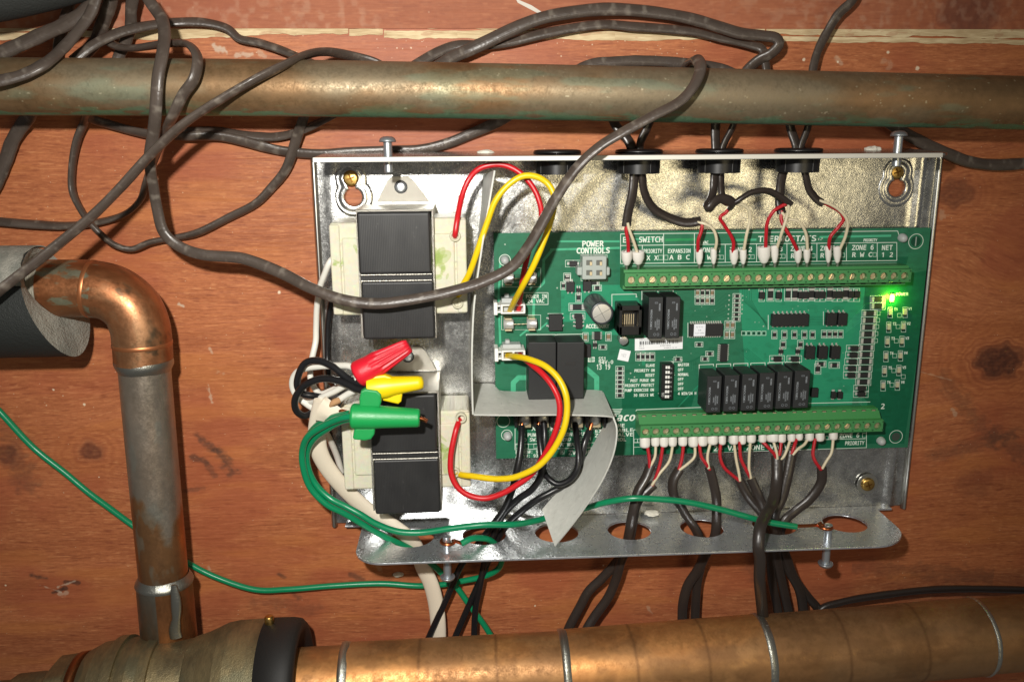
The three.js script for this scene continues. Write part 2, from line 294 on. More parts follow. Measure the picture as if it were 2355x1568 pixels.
const solder = mat(hex(206, 206, 202), 0.36, 0.55);
const copperWire = mat(hex(196, 112, 72), 0.3, 1);
const jacketBump = dataTex(256, 64, (i, j) => { const v = 128 + 110 * (noise(i / 60, j / 1.6) - 0.5) + 60 * (noise(i / 5, j / 5, L2) - 0.5); return [v, v, v]; }, false);
const jacketColor = dataTex(512, 64, (i, j) => { const f = fbm(i / 40, j / 6, 3), d = smooth(0.52, 0.8, fbm(i / 16 + 3, j / 7, 4, L2)); return mix3(mix3([60, 52, 46], [88, 78, 71], f), [138, 131, 120], 0.5 * d); });
const jacket = mat(0xffffff, 0.34, 0, { map: again(jacketColor, 9, 30), bumpMap: again(jacketBump, 20, 120), bumpScale: 0.00018, specularIntensity: 0.8 });
const darkJacket = mat(hex(50, 43, 39), 0.32, 0, { bumpMap: again(jacketBump, 20, 120), bumpScale: 0.00014 });
const pvc = (r, g, b, ro = 0.36) => mat(hex(r, g, b), ro, 0, { bumpMap: again(jacketBump, 30, 160), bumpScale: 0.00006 });
const redPVC = pvc(196, 26, 34), yellowPVC = pvc(228, 194, 14), blackPVC = pvc(26, 26, 28, 0.3), whitePVC = pvc(226, 224, 214), greenPVC = pvc(10, 128, 84, 0.3), creamPVC = pvc(208, 196, 166), redThin = pvc(176, 24, 36), romexPVC = pvc(226, 214, 194, 0.45);
const ferruleWhite = mat(hex(226, 222, 214), 0.5);
const black = mat(hex(24, 24, 25), 0.36), blackMatte = mat(hex(30, 29, 28), 0.6, 0, { bumpMap: again(grainTex, 40, 40), bumpScale: 0.00004 });
const relayBlack = mat(hex(34, 35, 36), 0.48, 0, { bumpMap: again(grainTex, 60, 60), bumpScale: 0.00002 });
const nylonWhite = mat(hex(236, 236, 230), 0.5), nylonGrey = mat(hex(176, 180, 178), 0.45);
const fishTex = canvasTex(512, 256, (c, w, h) => { c.fillStyle = '#c2c3bc'; c.fillRect(0, 0, w, h); let q = 31; const r = () => { q = (q * 1664525 + 1013904223) >>> 0; return q / 4294967296; }; for (let i = 0; i < 260; i++) { c.fillStyle = `rgba(${r() > 0.5 ? '232,232,226' : '150,150,142'},0.10)`; c.beginPath(); c.ellipse(r() * w, r() * h, 3 + r() * 22, 2 + r() * 9, r() * 3, 0, 7); c.fill(); } for (let i = 0; i < 70; i++) { c.strokeStyle = r() > 0.35 ? 'rgba(228,228,222,0.55)' : 'rgba(120,118,110,0.4)'; c.lineWidth = 0.6 + r(); const x = r() * w, y = r() * h, a = r() * 6.3, l = 6 + r() * 26; c.beginPath(); c.moveTo(x, y); c.lineTo(x + Math.cos(a) * l, y + Math.sin(a) * l * 0.7); c.stroke(); } for (let i = 0; i < 60; i++) { c.fillStyle = 'rgba(70,66,60,0.6)'; c.fillRect(r() * w, r() * h, 1.4, 1.4); } });
const fishPaper = mat(0xffffff, 0.5, 0, { map: fishTex, bumpMap: again(grainTex, 5, 5), bumpScale: 0.00005 });
const termGreen = mat(hex(66, 134, 78), 0.42, 0, { bumpMap: again(grainTex, 30, 30), bumpScale: 0.00002 });
const slotDark = mat(hex(18, 22, 18), 0.7);

// tarnished copper: u runs along the pipe (metres), v round it (0..1)
function copperTex(w, h, o) {
  return dataTex(w, h, (i, j) => {
    const x = i / w * o.len, v = j / h, y = v * o.girth, p = fbm(x / 22 + o.s, y / 14, 4), f = fbm(x / 3, y / 3 + o.s, 3, L2), st = fbm(x / 60, y / 2.2 + o.s * 3, 3);
    let c = mix3(o.a, o.b, clamp(0.5 + 1.5 * (p - 0.5) + 0.5 * (f - 0.5) + 0.5 * (st - 0.5)));
    c = mix3(c, o.dull, o.dullness * smooth(0.42, 0.7, fbm(x / 45 + 20, y / 20 + o.s, 4, L2)));
    if (o.extra) c = o.extra(c, x, v, y);
    return c;
  });
}
const copper = (tex, len, rough, metal, more = {}) => { const t = tex.clone(); t.repeat.set(1000 / len, 1); t.needsUpdate = true; const r = again(spangleRough, 8, 2); return mat(0xffffff, rough, metal, { map: t, roughnessMap: r, bumpMap: again(grainTex, 30, 2), bumpScale: 0.00003, ...more }); };

// ------------------------------------------------------------ pipes
const greenCrust = (c, x, v, y, at, w, s) => { const d = Math.min(Math.abs(v - at), 1 - Math.abs(v - at)); const k = smooth(0.5, 0.68, fbm(x / 9 + s, y / 2.6, 4, L2) + 0.34 * Math.exp(-((d / w) ** 2)) - 0.08); return mix3(c, [92, 150, 118], 0.75 * k * Math.exp(-((d / (w * 1.6)) ** 2))); };
{ // upper pipe
  const girth = 2 * Math.PI * 11.1, len = 680;
  const tex = copperTex(2048, 256, { len, girth, s: 3, a: [112, 88, 60], b: [146, 114, 80], dull: [130, 122, 102], dullness: 0.7, extra: (c, x, v, y) => {
    c = greenCrust(c, x, v, y, 0.05, 0.05, 11);
    c = mix3(c, [120, 138, 118], 0.45 * smooth(0.56, 0.74, fbm(x / 26 + 50, y / 7 + 3, 4)));
    return mix3(c, [206, 198, 170], 0.55 * smooth(0.83, 0.88, fbm(x / 1.5, y / 1.1, 2, L2)) * smooth(0.48, 0.62, fbm(x / 60 + 8, y / 20, 2)));
  } });
  const p = path([[-500, 196, 40], [0, 199, 40], [588, 202, 40], [1177, 211, 40], [1765, 223.5, 40], [2354, 237, 40], [3000, 254, 40]]);
  const t = thing('copper_pipe', 'tarnished horizontal copper pipe running across the top of the panel', 'pipe', p[0]);
  const m = copper(tex, len, 1.45, 0.62); for (const k of ['map']) m[k].repeat.set(1000 / len, 1000 / girth);
  m.roughnessMap.repeat.set(10, 10); m.bumpMap.repeat.set(14, 14);
  part(t, 'tube', sweep(p, { r: 11.1, radial: 48, step: 6 }), m);
}
const orange = { a: [136, 84, 52], b: [190, 126, 84], dull: [128, 108, 84], dullness: 0.4 };
{ // elbow and drop on the left
  const o = V(350, 1100, 30);
  const t = thing('copper_elbow_pipe', 'copper elbow turning down into a solder-smeared vertical pipe on the left', 'pipe', o);
  const elbowTex = copperTex(512, 256, { len: 110, girth: 78, s: 21, ...orange, extra: (c, x, v, y) => { c = mix3(c, [64, 56, 44], 0.6 * smooth(0.66, 0.8, fbm(x / 8 + 2, y / 7, 4, L2))); c = mix3(c, [138, 158, 142], 0.7 * smooth(0.50, 0.62, fbm(x / 9, y / 4 + 2, 4)) * (x < 22 ? 1 : 0.12)); return c; } });
  const em = copper(elbowTex, 110, 1.05, 0.8); em.map.repeat.set(1000 / 110, 1000 / 78); em.roughnessMap.repeat.set(10, 10); em.bumpMap.repeat.set(14, 14);
  const beadM = mat(hex(176, 112, 72), 0.42, 0.8);
  const arc = path([[108, 663, 31], [160, 663, 31], [208, 664, 31], [258, 675, 31], [300, 706, 31], [320, 748, 31], [326, 790, 31], [329, 832, 31]]);
  const el = part(t, 'elbow', sweep(arc, { r: 12.4, radial: 44, step: 1.2 }), em);
  for (const [k, d] of [[2, 0.9], [6, 1]]) { const q = arc[k], n = arc[k + 1].clone().sub(arc[k - 1]).normalize(); part(el, 'bead', turned(q.clone().addScaledVector(n, -1), n, [[0, 12.3], [0.6, 12.3 + 0.34 * d], [1.6, 12.3 + 0.34 * d], [2.2, 12.3]], 44), beadM); }
  // pipe stub that enters the elbow
  const stubMat = mat(hex(172, 166, 150), 0.55, 0.6, { bumpMap: again(grainTex, 30, 4), bumpScale: 0.0002 });
  part(t, 'stub', sweep(path([[-60, 664, 31], [60, 663, 31], [120, 663, 31]]), { r: 10.9, radial: 36, step: 3 }), stubMat);
  const girth = 2 * Math.PI * 11;
  const dropTex = copperTex(1024, 256, { len: 125, girth, s: 33, a: [138, 84, 46], b: [190, 120, 66], dull: [118, 104, 84], dullness: 0.5, extra: (c, x, v, y) => { // flux-tinned upper part with a ragged lower edge
    const edge = 62 + 26 * (fbm(y / 9 + 4, x / 40, 3) - 0.35) + 22 * Math.exp(-(((v - 0.36) / 0.1) ** 2));
    const k = 1 - smooth(edge - 5, edge + 5, x + 8 * (fbm(x / 4, y / 4, 3, L2) - 0.5));
    c = mix3(c, mix3([140, 138, 130], [178, 176, 168], fbm(x / 12, y / 5, 3)), k * 0.78);
    return mix3(c, [150, 152, 142], 0.5 * smooth(0.58, 0.72, fbm(x / 14 + 60, y / 6, 4)));
  } });
  const dm = copper(dropTex, 125, 0.95, 0.8); dm.map.repeat.set(1000 / 125, 1000 / girth); dm.roughnessMap.repeat.set(10, 10); dm.bumpMap.repeat.set(14, 14);
  const drop = path([[329, 828, 31], [352, 1085, 31], [377, 1350, 31]]);
  part(t, 'drop_tube', sweep(drop, { r: 11, radial: 40, step: 4 }), dm);
  const dir = drop[2].clone().sub(drop[0]).normalize();
  const at = (x, y) => V(x, y, 31);
  const soldM = mat(hex(158, 158, 150), 0.36, 0.95, { bumpMap: again(grainTex, 40, 6), bumpScale: 0.0001 });
  part(t, 'solder_ring', turned(at(329, 826), dir, [[0, 12.4], [1.5, 12.5], [3, 12.2], [4.2, 11.5], [5.2, 11.02]], 40, (a, y) => 1 + 0.012 * Math.sin(a * 3 + y)), soldM);
  const coupTex = copperTex(512, 256, { len: 40, girth: 80, s: 8, a: [120, 82, 52], b: [160, 108, 70], dull: [120, 120, 112], dullness: 0.9 });
  const coupling = part(t, 'coupling', turned(at(376, 1338), dir, [[-1, 11], [0.2, 12.5], [30, 12.7], [34, 11.5]], 40), copper(coupTex, 40, 1.0, 0.85));
  part(coupling, 'solder_ring', turned(at(376, 1330), dir, [[-2.4, 11.05], [-1, 11.6], [0.4, 12.5], [1.6, 12.95], [2.6, 12.6]], 40, (a, y) => 1 + 0.016 * Math.sin(a * 2 + 1)), soldM);
  part(coupling, 'solder_run', sweep(path([[398, 1345, 43], [403, 1380, 43.5], [404, 1420, 43.3], [401, 1452, 43], [404, 1466, 43]]), { r: 1.5, a: 1.1, b: 0.55, radial: 12, step: 1, taper: (s) => 0.8 + 0.5 * Math.abs(Math.sin(s * 5)) + 0.5 * s }), soldM);
}
{ // foam sleeve with a slanting pale end
  const y0 = V(60, 697, 33).y, z0 = 33, R = 23.6, X0 = V(-160, 697, 33).x;
  const endX = (s) => V(98 + 52 * s, 700 + 100 * s, 33 + 12).x;   // s: -1 top, 1 bottom
  const n = 64, pos = [], face = [];
  const ring = [], inner = [];
  for (let i = 0; i <= n; i++) { const a = i / n * Math.PI * 2, c = Math.cos(a), s = Math.sin(a), x = endX(-c) + 1.2 * Math.sin(a * 3 + 1) * 0.5, k = 1 + 0.012 * Math.sin(a * 4); ring.push(vec(x, y0 + R * c * k, z0 + R * s * k)); inner.push(vec(x - 5 + 0.8 * Math.sin(a * 2), y0 + 5.6 + 11.6 * c, z0 - 1 + 11.6 * s)); }
  const quad = (L, a, b, c, d) => L.push(...a, ...b, ...c, ...a, ...c, ...d);
  for (let i = 0; i < n; i++) for (let k = 0; k < 12; k++) { const f = (r, t) => { const q = r.clone(); q.x = X0 + (r.x - X0) * t; return q.toArray(); }; quad(pos, f(ring[i], k / 12), f(ring[i], (k + 1) / 12), f(ring[i + 1], (k + 1) / 12), f(ring[i + 1], k / 12)); }
  for (let i = 0; i < n; i++) for (let k = 0; k < 5; k++) { const f = (j, t) => { const q = ring[j].clone().lerp(inner[j], t); q.x += 1.6 * Math.sin(t * Math.PI) * (fbm((j % 64) * 0.22, t * 3, 2) - 0.2); return q.toArray(); }; quad(face, f(i, k / 5), f(i, (k + 1) / 5), f(i + 1, (k + 1) / 5), f(i + 1, k / 5)); }
  const geo = (L) => { let g = new THREE.BufferGeometry(); g.setAttribute('position', new THREE.Float32BufferAttribute(L, 3)); g = mergeVertices(g, 1e-3); const p = g.attributes.position, u = []; for (let i = 0; i < p.count; i++) u.push(p.getX(i) * 0.01 + p.getZ(i) * 0.006, p.getY(i) * 0.01); g.setAttribute('uv', new THREE.Float32BufferAttribute(u, 2)); g.computeVertexNormals(); return g; };
  const t = thing('pipe_insulation', 'black foam pipe sleeve with a slanting pale torn end at the left edge', 'insulation', vec(X0, y0, z0));
  const foam = mat(hex(30, 33, 31), 0.7, 0, { bumpMap: again(grainTex, 3, 3), bumpScale: 0.0003 });
  const paleT = dataTex(128, 128, (i, j) => mix3([112, 114, 106], [176, 172, 160], fbm(i / 14, j / 9, 4)));
  const paleM = mat(0xffffff, 0.85, 0, { map: paleT, bumpMap: again(grainTex, 2, 2), bumpScale: 0.0006 });
  part(t, 'foam_tube', geo(pos), foam);
  part(t, 'cut_end', geo(face), paleM);
  // torn paper jacket over the upper side
  const rowA = [], rowB = [];
  for (let i = 0; i <= 10; i++) { const a = -0.35 + i / 10 * 1.45; rowA.push(vec(V(-130, 640, 40).x, y0 + (R + 0.9) * Math.cos(a), z0 + (R + 0.9) * Math.sin(a))); rowB.push(vec(endX(-Math.cos(a)) + 0.5 + 2 * (fbm(i, 2, 2) - 0.5), y0 + (R + 0.8) * Math.cos(a), z0 + (R + 0.8) * Math.sin(a))); }
  part(t, 'paper_jacket', ruled(rowA, rowB, 0.5, 30, 10), paleM);
}
{ // dark sleeve in the top left corner
  const p = path([[-120, 4, 34], [20, -22, 34], [140, -52, 34], [260, -90, 34]]);
  const t = thing('foam_sleeve', 'dark foam sleeved pipe crossing the top left corner', 'insulation', p[0]);
  part(t, 'sleeve', sweep(p, { r: 10.5, radial: 32, step: 4 }), mat(hex(44, 46, 44), 0.75, 0, { bumpMap: again(grainTex, 20, 20), bumpScale: 0.0003 }));
}
const PZ = 45, axis = (x) => V(x, x < 1300 ? 1576 - 0.055 * (x - 680) : 1542 - 0.083 * (x - 1300), PZ);
{ // large lower pipe with couplings
  const t = thing('large_copper_pipe', 'large copper pipe with soldered couplings along the bottom edge', 'pipe', axis(1300));
  const seg = [[640, 800, 17.0], [798, 1298, 18.2], [1296, 1752, 18.9], [1750, 2250, 18.4], [2246, 3000, 17.8]];
  seg.forEach(([a, b, r], i) => {
    const n = 6, pts = []; for (let k = 0; k <= n; k++) pts.push(axis(a + (b - a) * k / n));
    const len = pts[0].distanceTo(pts[n]) + 2, girth = 2 * Math.PI * r;
    const tex = copperTex(1024, 512, { len, girth, s: 40 + i * 7, a: i > 2 ? [142, 104, 66] : [184, 126, 74], b: i > 2 ? [174, 130, 88] : [222, 162, 100], dull: [150, 120, 88], dullness: 0.45, extra: (c, x, v, y) => { for (const q of [0.33, 0.67]) if (i && i < 4) c = mix3(c, [86, 58, 36], 0.32 * Math.exp(-(((x - len * q - 1.2 * (fbm(y / 12, i, 2) - 0.5)) / 0.8) ** 2))); return mix3(c, [110, 78, 50], 0.28 * smooth(0.6, 0.75, fbm(x / 16 + 9, y / 12, 4))); } });
    const m = copper(tex, len, i > 2 ? 1.5 : 1.3, 0.66); m.map.repeat.set(1000 / len, 1000 / girth); m.roughnessMap.repeat.set(10, 10); m.bumpMap.repeat.set(14, 14);
    part(t, i % 2 ? 'coupling' : 'tube', sweep(pts, { r, radial: 64, step: 5 }), m);
  });
  const ringM = mat(hex(186, 186, 176), 0.34, 0.95, { bumpMap: again(grainTex, 40, 10), bumpScale: 0.00015 });
  for (const [x, r, w] of [[797, 18.3, 4.0], [1297, 19.2, 3.4], [1751, 19.0, 3.6], [2249, 18.5, 2.2]]) {
    const a = axis(x), d = axis(x + 20).sub(axis(x - 20)).normalize();
    part(t, 'solder_ring', turned(a.addScaledVector(d, -w / 2), d, [[-0.6, r - 1.5], [0, r + 0.1], [w * 0.4, r + 0.35], [w, r - 0.1], [w + 0.8, r - 1.4]], 64, (q, y) => 1 + 0.006 * Math.sin(q * 4 + x) + 0.004 * Math.sin(q * 9 + y)), ringM);
  }
}
{ // brass valve in the lower left corner
  const a0 = axis(0), d = axis(650).sub(a0).normalize(), s = (x) => axis(x).distanceTo(a0) * (x < 0 ? -1 : 1);
  const t = thing('brass_valve', 'dull brass valve body with a black collar in the lower left corner', 'valve', axis(350));
  const bt = dataTex(512, 256, (i, j) => { let c = mix3([110, 100, 76], [152, 136, 100], clamp(0.5 + 1.4 * (fbm(i / 34, j / 26, 4) - 0.5) + 0.4 * (noise(i / 3, j / 3, L2) - 0.5))); return mix3(c, [104, 104, 84], 0.6 * smooth(0.5, 0.66, fbm(i / 40 + 8, j / 30, 4, L2))); });
  const bm = mat(0xffffff, 0.52, 0.75, { map: again(bt, 8, 1), bumpMap: again(grainTex, 40, 6), bumpScale: 0.00015 });
  part(t, 'body', turned(a0, d, hard([[s(205), 10], [s(207), 21], [s(238), 24.2], [s(325), 26], [s(420), 24.2], [s(445), 23.6], [s(448), 24.6], [s(480), 26.4], [s(522), 30], [s(545), 30.8], [s(615), 31], [s(616), 20]]), 72), bm);
  for (const x of [272, 350]) part(t, 'raised_band', turned(a0, d, hard([[s(x), 24], [s(x + 0.5), 26.6], [s(x + 24), 26.8], [s(x + 24.5), 24]]), 72), bm);
  part(t, 'hex_nut', turned(a0, d, hard([[s(120), 10], [s(122), 15.5], [s(132), 17.6], [s(170), 18.2], [s(182), 16], [s(205), 16]]), 6 * 8, (q) => 1 / (0.93 + 0.09 * Math.abs(Math.cos(q * 3)))), bm);
  part(t, 'copper_washer', turned(a0, d, [[s(180), 14], [s(181), 20.3], [s(200), 20.6], [s(203), 14]], 56), mat(hex(150, 92, 56), 0.4, 0.9));
  part(t, 'tail_piece', turned(a0, d, hard([[s(-120), 8], [s(-60), 9], [s(20), 9.4], [s(40), 12], [s(95), 12.6], [s(120), 12]]), 40), bm);
  part(t, 'collar', turned(a0, d, [[s(613), 20], [s(614), 31.2], [s(672), 31.0], [s(688), 30.4], [s(697), 28.6], [s(699), 26], [s(692), 23.5], [s(680), 17]], 72), blackMatte, 'black rubber collar');
  const k = V(618, 1424, PZ - 4); part(t, 'bleed_knob', turned(k.clone().add(vec(0, -3, 0)), vec(0, 1, 0), [[0, 2.2], [2, 2.2], [4.2, 2.1], [4.8, 1.4], [4.9, 0.01]], 20), brass);
}

// ------------------------------------------------------------ galvanised back plate
const PX0 = -65.6, PX1 = 227.6, PYT = -7.6, PYB = -187.2, PT = 2;   // plate face at z = 2
const keyL = [V(805, 411, PT), V(812, 453, PT)], keyR = [V(2066, 397, PT), V(2062, 432, PT)];
const inKey = (x, y, k, g) => Math.hypot(x - k[0].x, y - k[0].y) < 2.4 + g || Math.hypot(x - k[1].x, y - k[1].y) < 3.9 + g;
const plateZ = (x, y) => { // slight oil-canning of the sheet
  let z = PT + 0.45 * (fbm(x / 46 + 3, y / 40 + 8, 2) - 0.5) + 0.16 * (fbm(x / 15 + 1, y / 13, 2, L2) - 0.5);
  z += 0.7 * Math.exp(-(((y + 124) / 7) ** 2)) * smooth(20, 5, x) * smooth(-66, -40, x);
  z += 1.7 * Math.exp(-(((x - PX1 + 7) / 2.5) ** 2)) + 0.5 * Math.exp(-(((x - PX0 - 6) / 2.4) ** 2));
  return z;
};
const plate = thing('metal_back_plate', 'shiny galvanised steel back plate with folded flanges behind the circuit board', 'back plate', vec(80, PYB, 0));
{
  const nx = 176, ny = 108, pos = [], uv = [], idx = [];
  for (let j = 0; j <= ny; j++) for (let i = 0; i <= nx; i++) { const x = PX0 + (PX1 - PX0) * i / nx, y = PYB + (PYT - PYB) * j / ny; pos.push(x, y, plateZ(x, y)); uv.push(x * K, y * K); }
  for (let j = 0; j < ny; j++) for (let i = 0; i < nx; i++) { const x = PX0 + (PX1 - PX0) * (i + 0.5) / nx, y = PYB + (PYT - PYB) * (j + 0.5) / ny; if (inKey(x, y, keyL, 0.9) || inKey(x, y, keyR, 0.9)) continue; const a = j * (nx + 1) + i; idx.push(a, a + 1, a + nx + 2, a, a + nx + 2, a + nx + 1); }
  const g = new THREE.BufferGeometry(); g.setAttribute('position', new THREE.Float32BufferAttribute(pos, 3)); g.setAttribute('uv', new THREE.Float32BufferAttribute(uv, 2)); g.setIndex(idx); g.computeVertexNormals();
  part(plate, 'panel', g, zinc);
  // pressed collars round the two keyholes
  for (const k of [keyL, keyR]) {
    const loop = (g) => { const pts = []; const r0 = 2.4 + g, r1 = 3.9 + g, c0 = k[0], c1 = k[1]; const d = c0.distanceTo(c1), n = 48;
      for (let i = 0; i < n; i++) { const a = i / n * Math.PI * 2 + Math.PI / 2; let best = 0; for (let s = 0; s < 14; s += 0.1) { const x = c1.x + Math.cos(a) * s, y = c1.y + Math.sin(a) * s; if (Math.hypot(x - c0.x, y - c0.y) < r0 || Math.hypot(x - c1.x, y - c1.y) < r1) best = s; } pts.push(new THREE.Vector2(c1.x + Math.cos(a) * best, c1.y + Math.sin(a) * best)); }
      return pts; };
    const a = loop(0), bands = [[0, 1.1], [0.25, 2.4], [0.6, 2.75], [1.6, 2.85], [2.4, 2.6], [3.0, 2.3], [3.6, 2.5], [4.4, 2.45], [5.4, 1.9]], P2 = [], I2 = [], U2 = [], n = a.length;
    for (const [off, z] of bands) { const L = loop(off); for (const q of L) { P2.push(q.x, q.y, z); U2.push(q.x * K, q.y * K); } }
    for (let b = 0; b < bands.length - 1; b++) for (let i = 0; i < n; i++) { const i2 = (i + 1) % n, q = b * n + i, w = b * n + i2; I2.push(q, q + n, w + n, q, w + n, w); }
    const gg = new THREE.BufferGeometry(); gg.setAttribute('position', new THREE.Float32BufferAttribute(P2, 3)); gg.setAttribute('uv', new THREE.Float32BufferAttribute(U2, 2)); gg.setIndex(I2); gg.computeVertexNormals();
    part(plate, 'keyhole_collar', gg, zinc);
  }
  // side returns: small rolled edges
  const side = (x, s) => { const prof = [[0, 2.1], [-0.5 * s * -1, 3.4], [1.3 * s, 4.2], [2.2 * s, 3.8], [2.9 * s, 2.4], [3.3 * s, 0.4]], pp = [], ii = [], uu = [];
    prof.forEach(([dx, z]) => { for (const y of [PYT + 0.5, -100, PYB - 1.5]) { pp.push(x + dx, y, z); uu.push((x + dx + z) * K, y * K); } });
    for (let i = 0; i < prof.length - 1; i++) for (let j = 0; j < 2; j++) { const q = i * 3 + j; ii.push(q, q + 3, q + 4, q, q + 4, q + 1); }
    const g2 = new THREE.BufferGeometry(); g2.setAttribute('position', new THREE.Float32BufferAttribute(pp, 3)); g2.setAttribute('uv', new THREE.Float32BufferAttribute(uu, 2)); g2.setIndex(ii); g2.computeVertexNormals(); return g2; };
  part(plate, 'side_return', side(PX0, -1), zincEdge);
  part(plate, 'side_return', side(PX1, 1), zincEdge);
  // lower flange: folded toward the viewer, with a row of wire holes
  const FX0 = V(822, 1240, 25).x, FX1 = V(2058, 1215, 25).x, FD = 46.5;
  const s = new THREE.Shape(), c = 14, c9 = 20;
  s.moveTo(FX0, 6); s.lineTo(FX0, FD - c); s.absarc(FX0 + c, FD - c, c, Math.PI, Math.PI / 2, true); s.lineTo(FX1 - c9, FD); s.absarc(FX1 - c9, FD - c9, c9, Math.PI / 2, 0, true); s.lineTo(FX1, 6); s.lineTo(FX1 + 8, 6); s.lineTo(FX1 + 8, 2.2); s.lineTo(FX0 - 8.6, 2.2); s.lineTo(FX0 - 8.6, 6); s.closePath();
  const holeX = [946, 1113, 1280, 1447, 1614, 1780, 1942].map((x) => V(x, 1213, 21).x);
  for (const x of holeX) { const h = new THREE.Path(); h.absarc(x, 21, 10.8, 0, Math.PI * 2, true); s.holes.push(h); }
  let g3 = extrude(s, -0.5, 0.5, 0.12, 32); metreUV(g3); g3.rotateX(Math.PI / 2);
  g3.translate(0, PYB - 0.35, 0.1);
  part(plate, 'lower_flange', g3, zincDull);
  // upper flange: carries the cable bushings, sagging a little toward the viewer
  const TX0 = V(728, 364, 30).x, TX1 = V(2160, 358, 30).x, TD = 42;
  const s2 = new THREE.Shape(); s2.moveTo(TX0, 1); s2.lineTo(TX0, TD - 3); s2.absarc(TX0 + 3, TD - 3, 3, Math.PI, Math.PI / 2, true); s2.lineTo(TX1 - 9, TD); s2.absarc(TX1 - 9, TD - 9, 9, Math.PI / 2, 0, true); s2.lineTo(TX1, 1); s2.closePath();
  const bushX = [1281, 1469, 1654, 1836].map((x) => V(x, 352, 21).x);
  for (const x of bushX) { const h = new THREE.Path(); h.absarc(x, 20, 9.2, 0, Math.PI * 2, true); s2.holes.push(h); }
  const g4 = extrude(s2, -0.5, 0.5, 0.12, 32); metreUV(g4);
  { const p = g4.attributes.position, nn = g4.attributes.normal, th = 0.045; for (let i = 0; i < p.count; i++) { const x = p.getX(i), y = p.getY(i), z = p.getZ(i); p.setXYZ(i, x, z * Math.cos(th) - y * Math.sin(th), y * Math.cos(th) + z * Math.sin(th)); const a = nn.getX(i), b = nn.getY(i), c2 = nn.getZ(i); nn.setXYZ(i, a, c2, b); } const arr = p.array, na = nn.array; for (let i = 0; i < arr.length; i += 9) for (let k = 0; k < 3; k++) { let q = arr[i + 3 + k]; arr[i + 3 + k] = arr[i + 6 + k]; arr[i + 6 + k] = q; q = na[i + 3 + k]; na[i + 3 + k] = na[i + 6 + k]; na[i + 6 + k] = q; } }
  g4.translate(0, PYT + 3.0, 1.2);
  part(plate, 'upper_flange', g4, zinc);
  part(plate, 'front_lip', rbox(TX0 + 0.4, TX1 - 6, PYT + 3.0 - TD * 0.045 - 1.3, PYT + 3.0 - TD * 0.045 + 0.75, TD + 0.6, TD + 1.8, 0.3), mat(hex(214, 212, 204), 0.62, 0.6));

  // black cable bushings snapped into the upper flange
  const places = ['empty black cable bushing, leftmost in the upper flange', 'black cable bushing second from the left in the upper flange', 'black cable bushing third from the left in the upper flange', 'rightmost black cable bushing in the upper flange'];
  bushX.forEach((x, i) => {
    const y = PYT + 3.0 - 20 * 0.045, z = 21.2;
    const b = thing('cable_bushing', places[i], 'bushing', vec(x, y, z), 'black bushings in the upper flange');
    part(b, 'rim', turned(vec(x, y + 0.45, z), vec(0, 1, 0), [[0, 7.2], [0, 10.4], [0.5, 10.7], [1.3, 10.2], [1.6, 8.4], [1.2, 7.2], [0, 7.2]], 40), black);
    part(b, 'sleeve', turned(vec(x, y - 8.6, z), vec(0, 1, 0), hard([[9, 7.0], [0.0, 7.0], [0.0, 9.4], [5.6, 9.6], [6.2, 10.3], [8.0, 10.0], [8.2, 8.9]]), 40), black);
    for (let k = 0; k < 4; k++) { const a = 0.5 + k * Math.PI / 2; part(b, 'tab', rbox(-1.6, 1.6, -8.4, -0.8, 8.9, 9.9, 0.3).rotateY(a).translate(x, y, z), black); }
  });

  // vertical machine screws in the flanges
  const screwMat = steel;
  const bolt = (px, yHead, yTip, z, label, headUp) => {
    const a = V(px, yHead, z), bq = V(px, yTip, z), x = a.x, len = Math.abs(a.y - bq.y), up = headUp ? 1 : -1;
    const t = thing('machine_screw', label, 'screw', vec(x, Math.min(a.y, bq.y), z));
    part(t, 'head', turned(vec(x, a.y, z), vec(0, -up, 0), [[0, 0.01], [0.2, 2.0], [0.9, 3.1], [1.9, 3.6], [2.4, 3.5], [2.5, 1.5]], 28), screwMat);
    const prof = []; for (let s = 2.4; s < len; s += 0.35) prof.push([s, 1.75 + (Math.round(s / 0.35) % 2 ? 0.2 : 0)]); prof.push([len, 0.01]);
    part(t, 'thread', turned(vec(x, a.y, z), vec(0, -up, 0), prof, 20), screwMat);
  };
  bolt(890, 313, 398, 34, 'steel machine screw through the left end of the upper flange', true);
  bolt(2069, 300, 383, 34, 'steel machine screw through the right end of the upper flange', true);
  bolt(1029, 1335, 1232, 34, 'steel screw under the lower flange holding the left ground wire', false);
  bolt(1898, 1304, 1206, 38, 'steel screw under the lower flange holding the right ground wire', false);
  // wall screws
  const wallScrew = (px, py, r, z, label, washer) => {
    const c = V(px, py, z), t = thing('wood_screw', label, 'screw', vec(c.x, c.y, 0));
    part(t, 'head', turned(vec(c.x, c.y, z - 1.6), vec(0, 0, 1), [[0, r * 0.95], [0.4, r], [1.1, r * 0.93], [1.5, r * 0.7], [1.62, 0.01]], 32), brass);
    part(t, 'shank', turned(vec(c.x, c.y, 0.1), vec(0, 0, 1), [[0, 1.2], [z - 1.4, 1.2]], 14), brass);
    const dark = mat(hex(120, 84, 40), 0.5, 1);
    for (const a of [0.35, 0.35 + Math.PI / 2]) part(t, 'recess', new RoundedBoxGeometry(r * 1.05, 0.75, 0.5, 1, 0.15).rotateZ(a).translate(c.x, c.y, z - 0.12), dark);
    if (washer) part(t, 'washer', turned(vec(c.x, c.y, z - 2.4), vec(0, 0, 1), hard([[0.2, r * 0.6], [0.2, r + 1.9], [0.9, r + 1.9], [0.9, r * 0.6]]), 36), zincEdge);
  };
  wallScrew(805, 410, 3.7, 3.8, 'brass cross-head wood screw in the left keyhole of the plate');
  wallScrew(2065, 396, 3.5, 3.0, 'brass wood screw in the right keyhole of the plate');
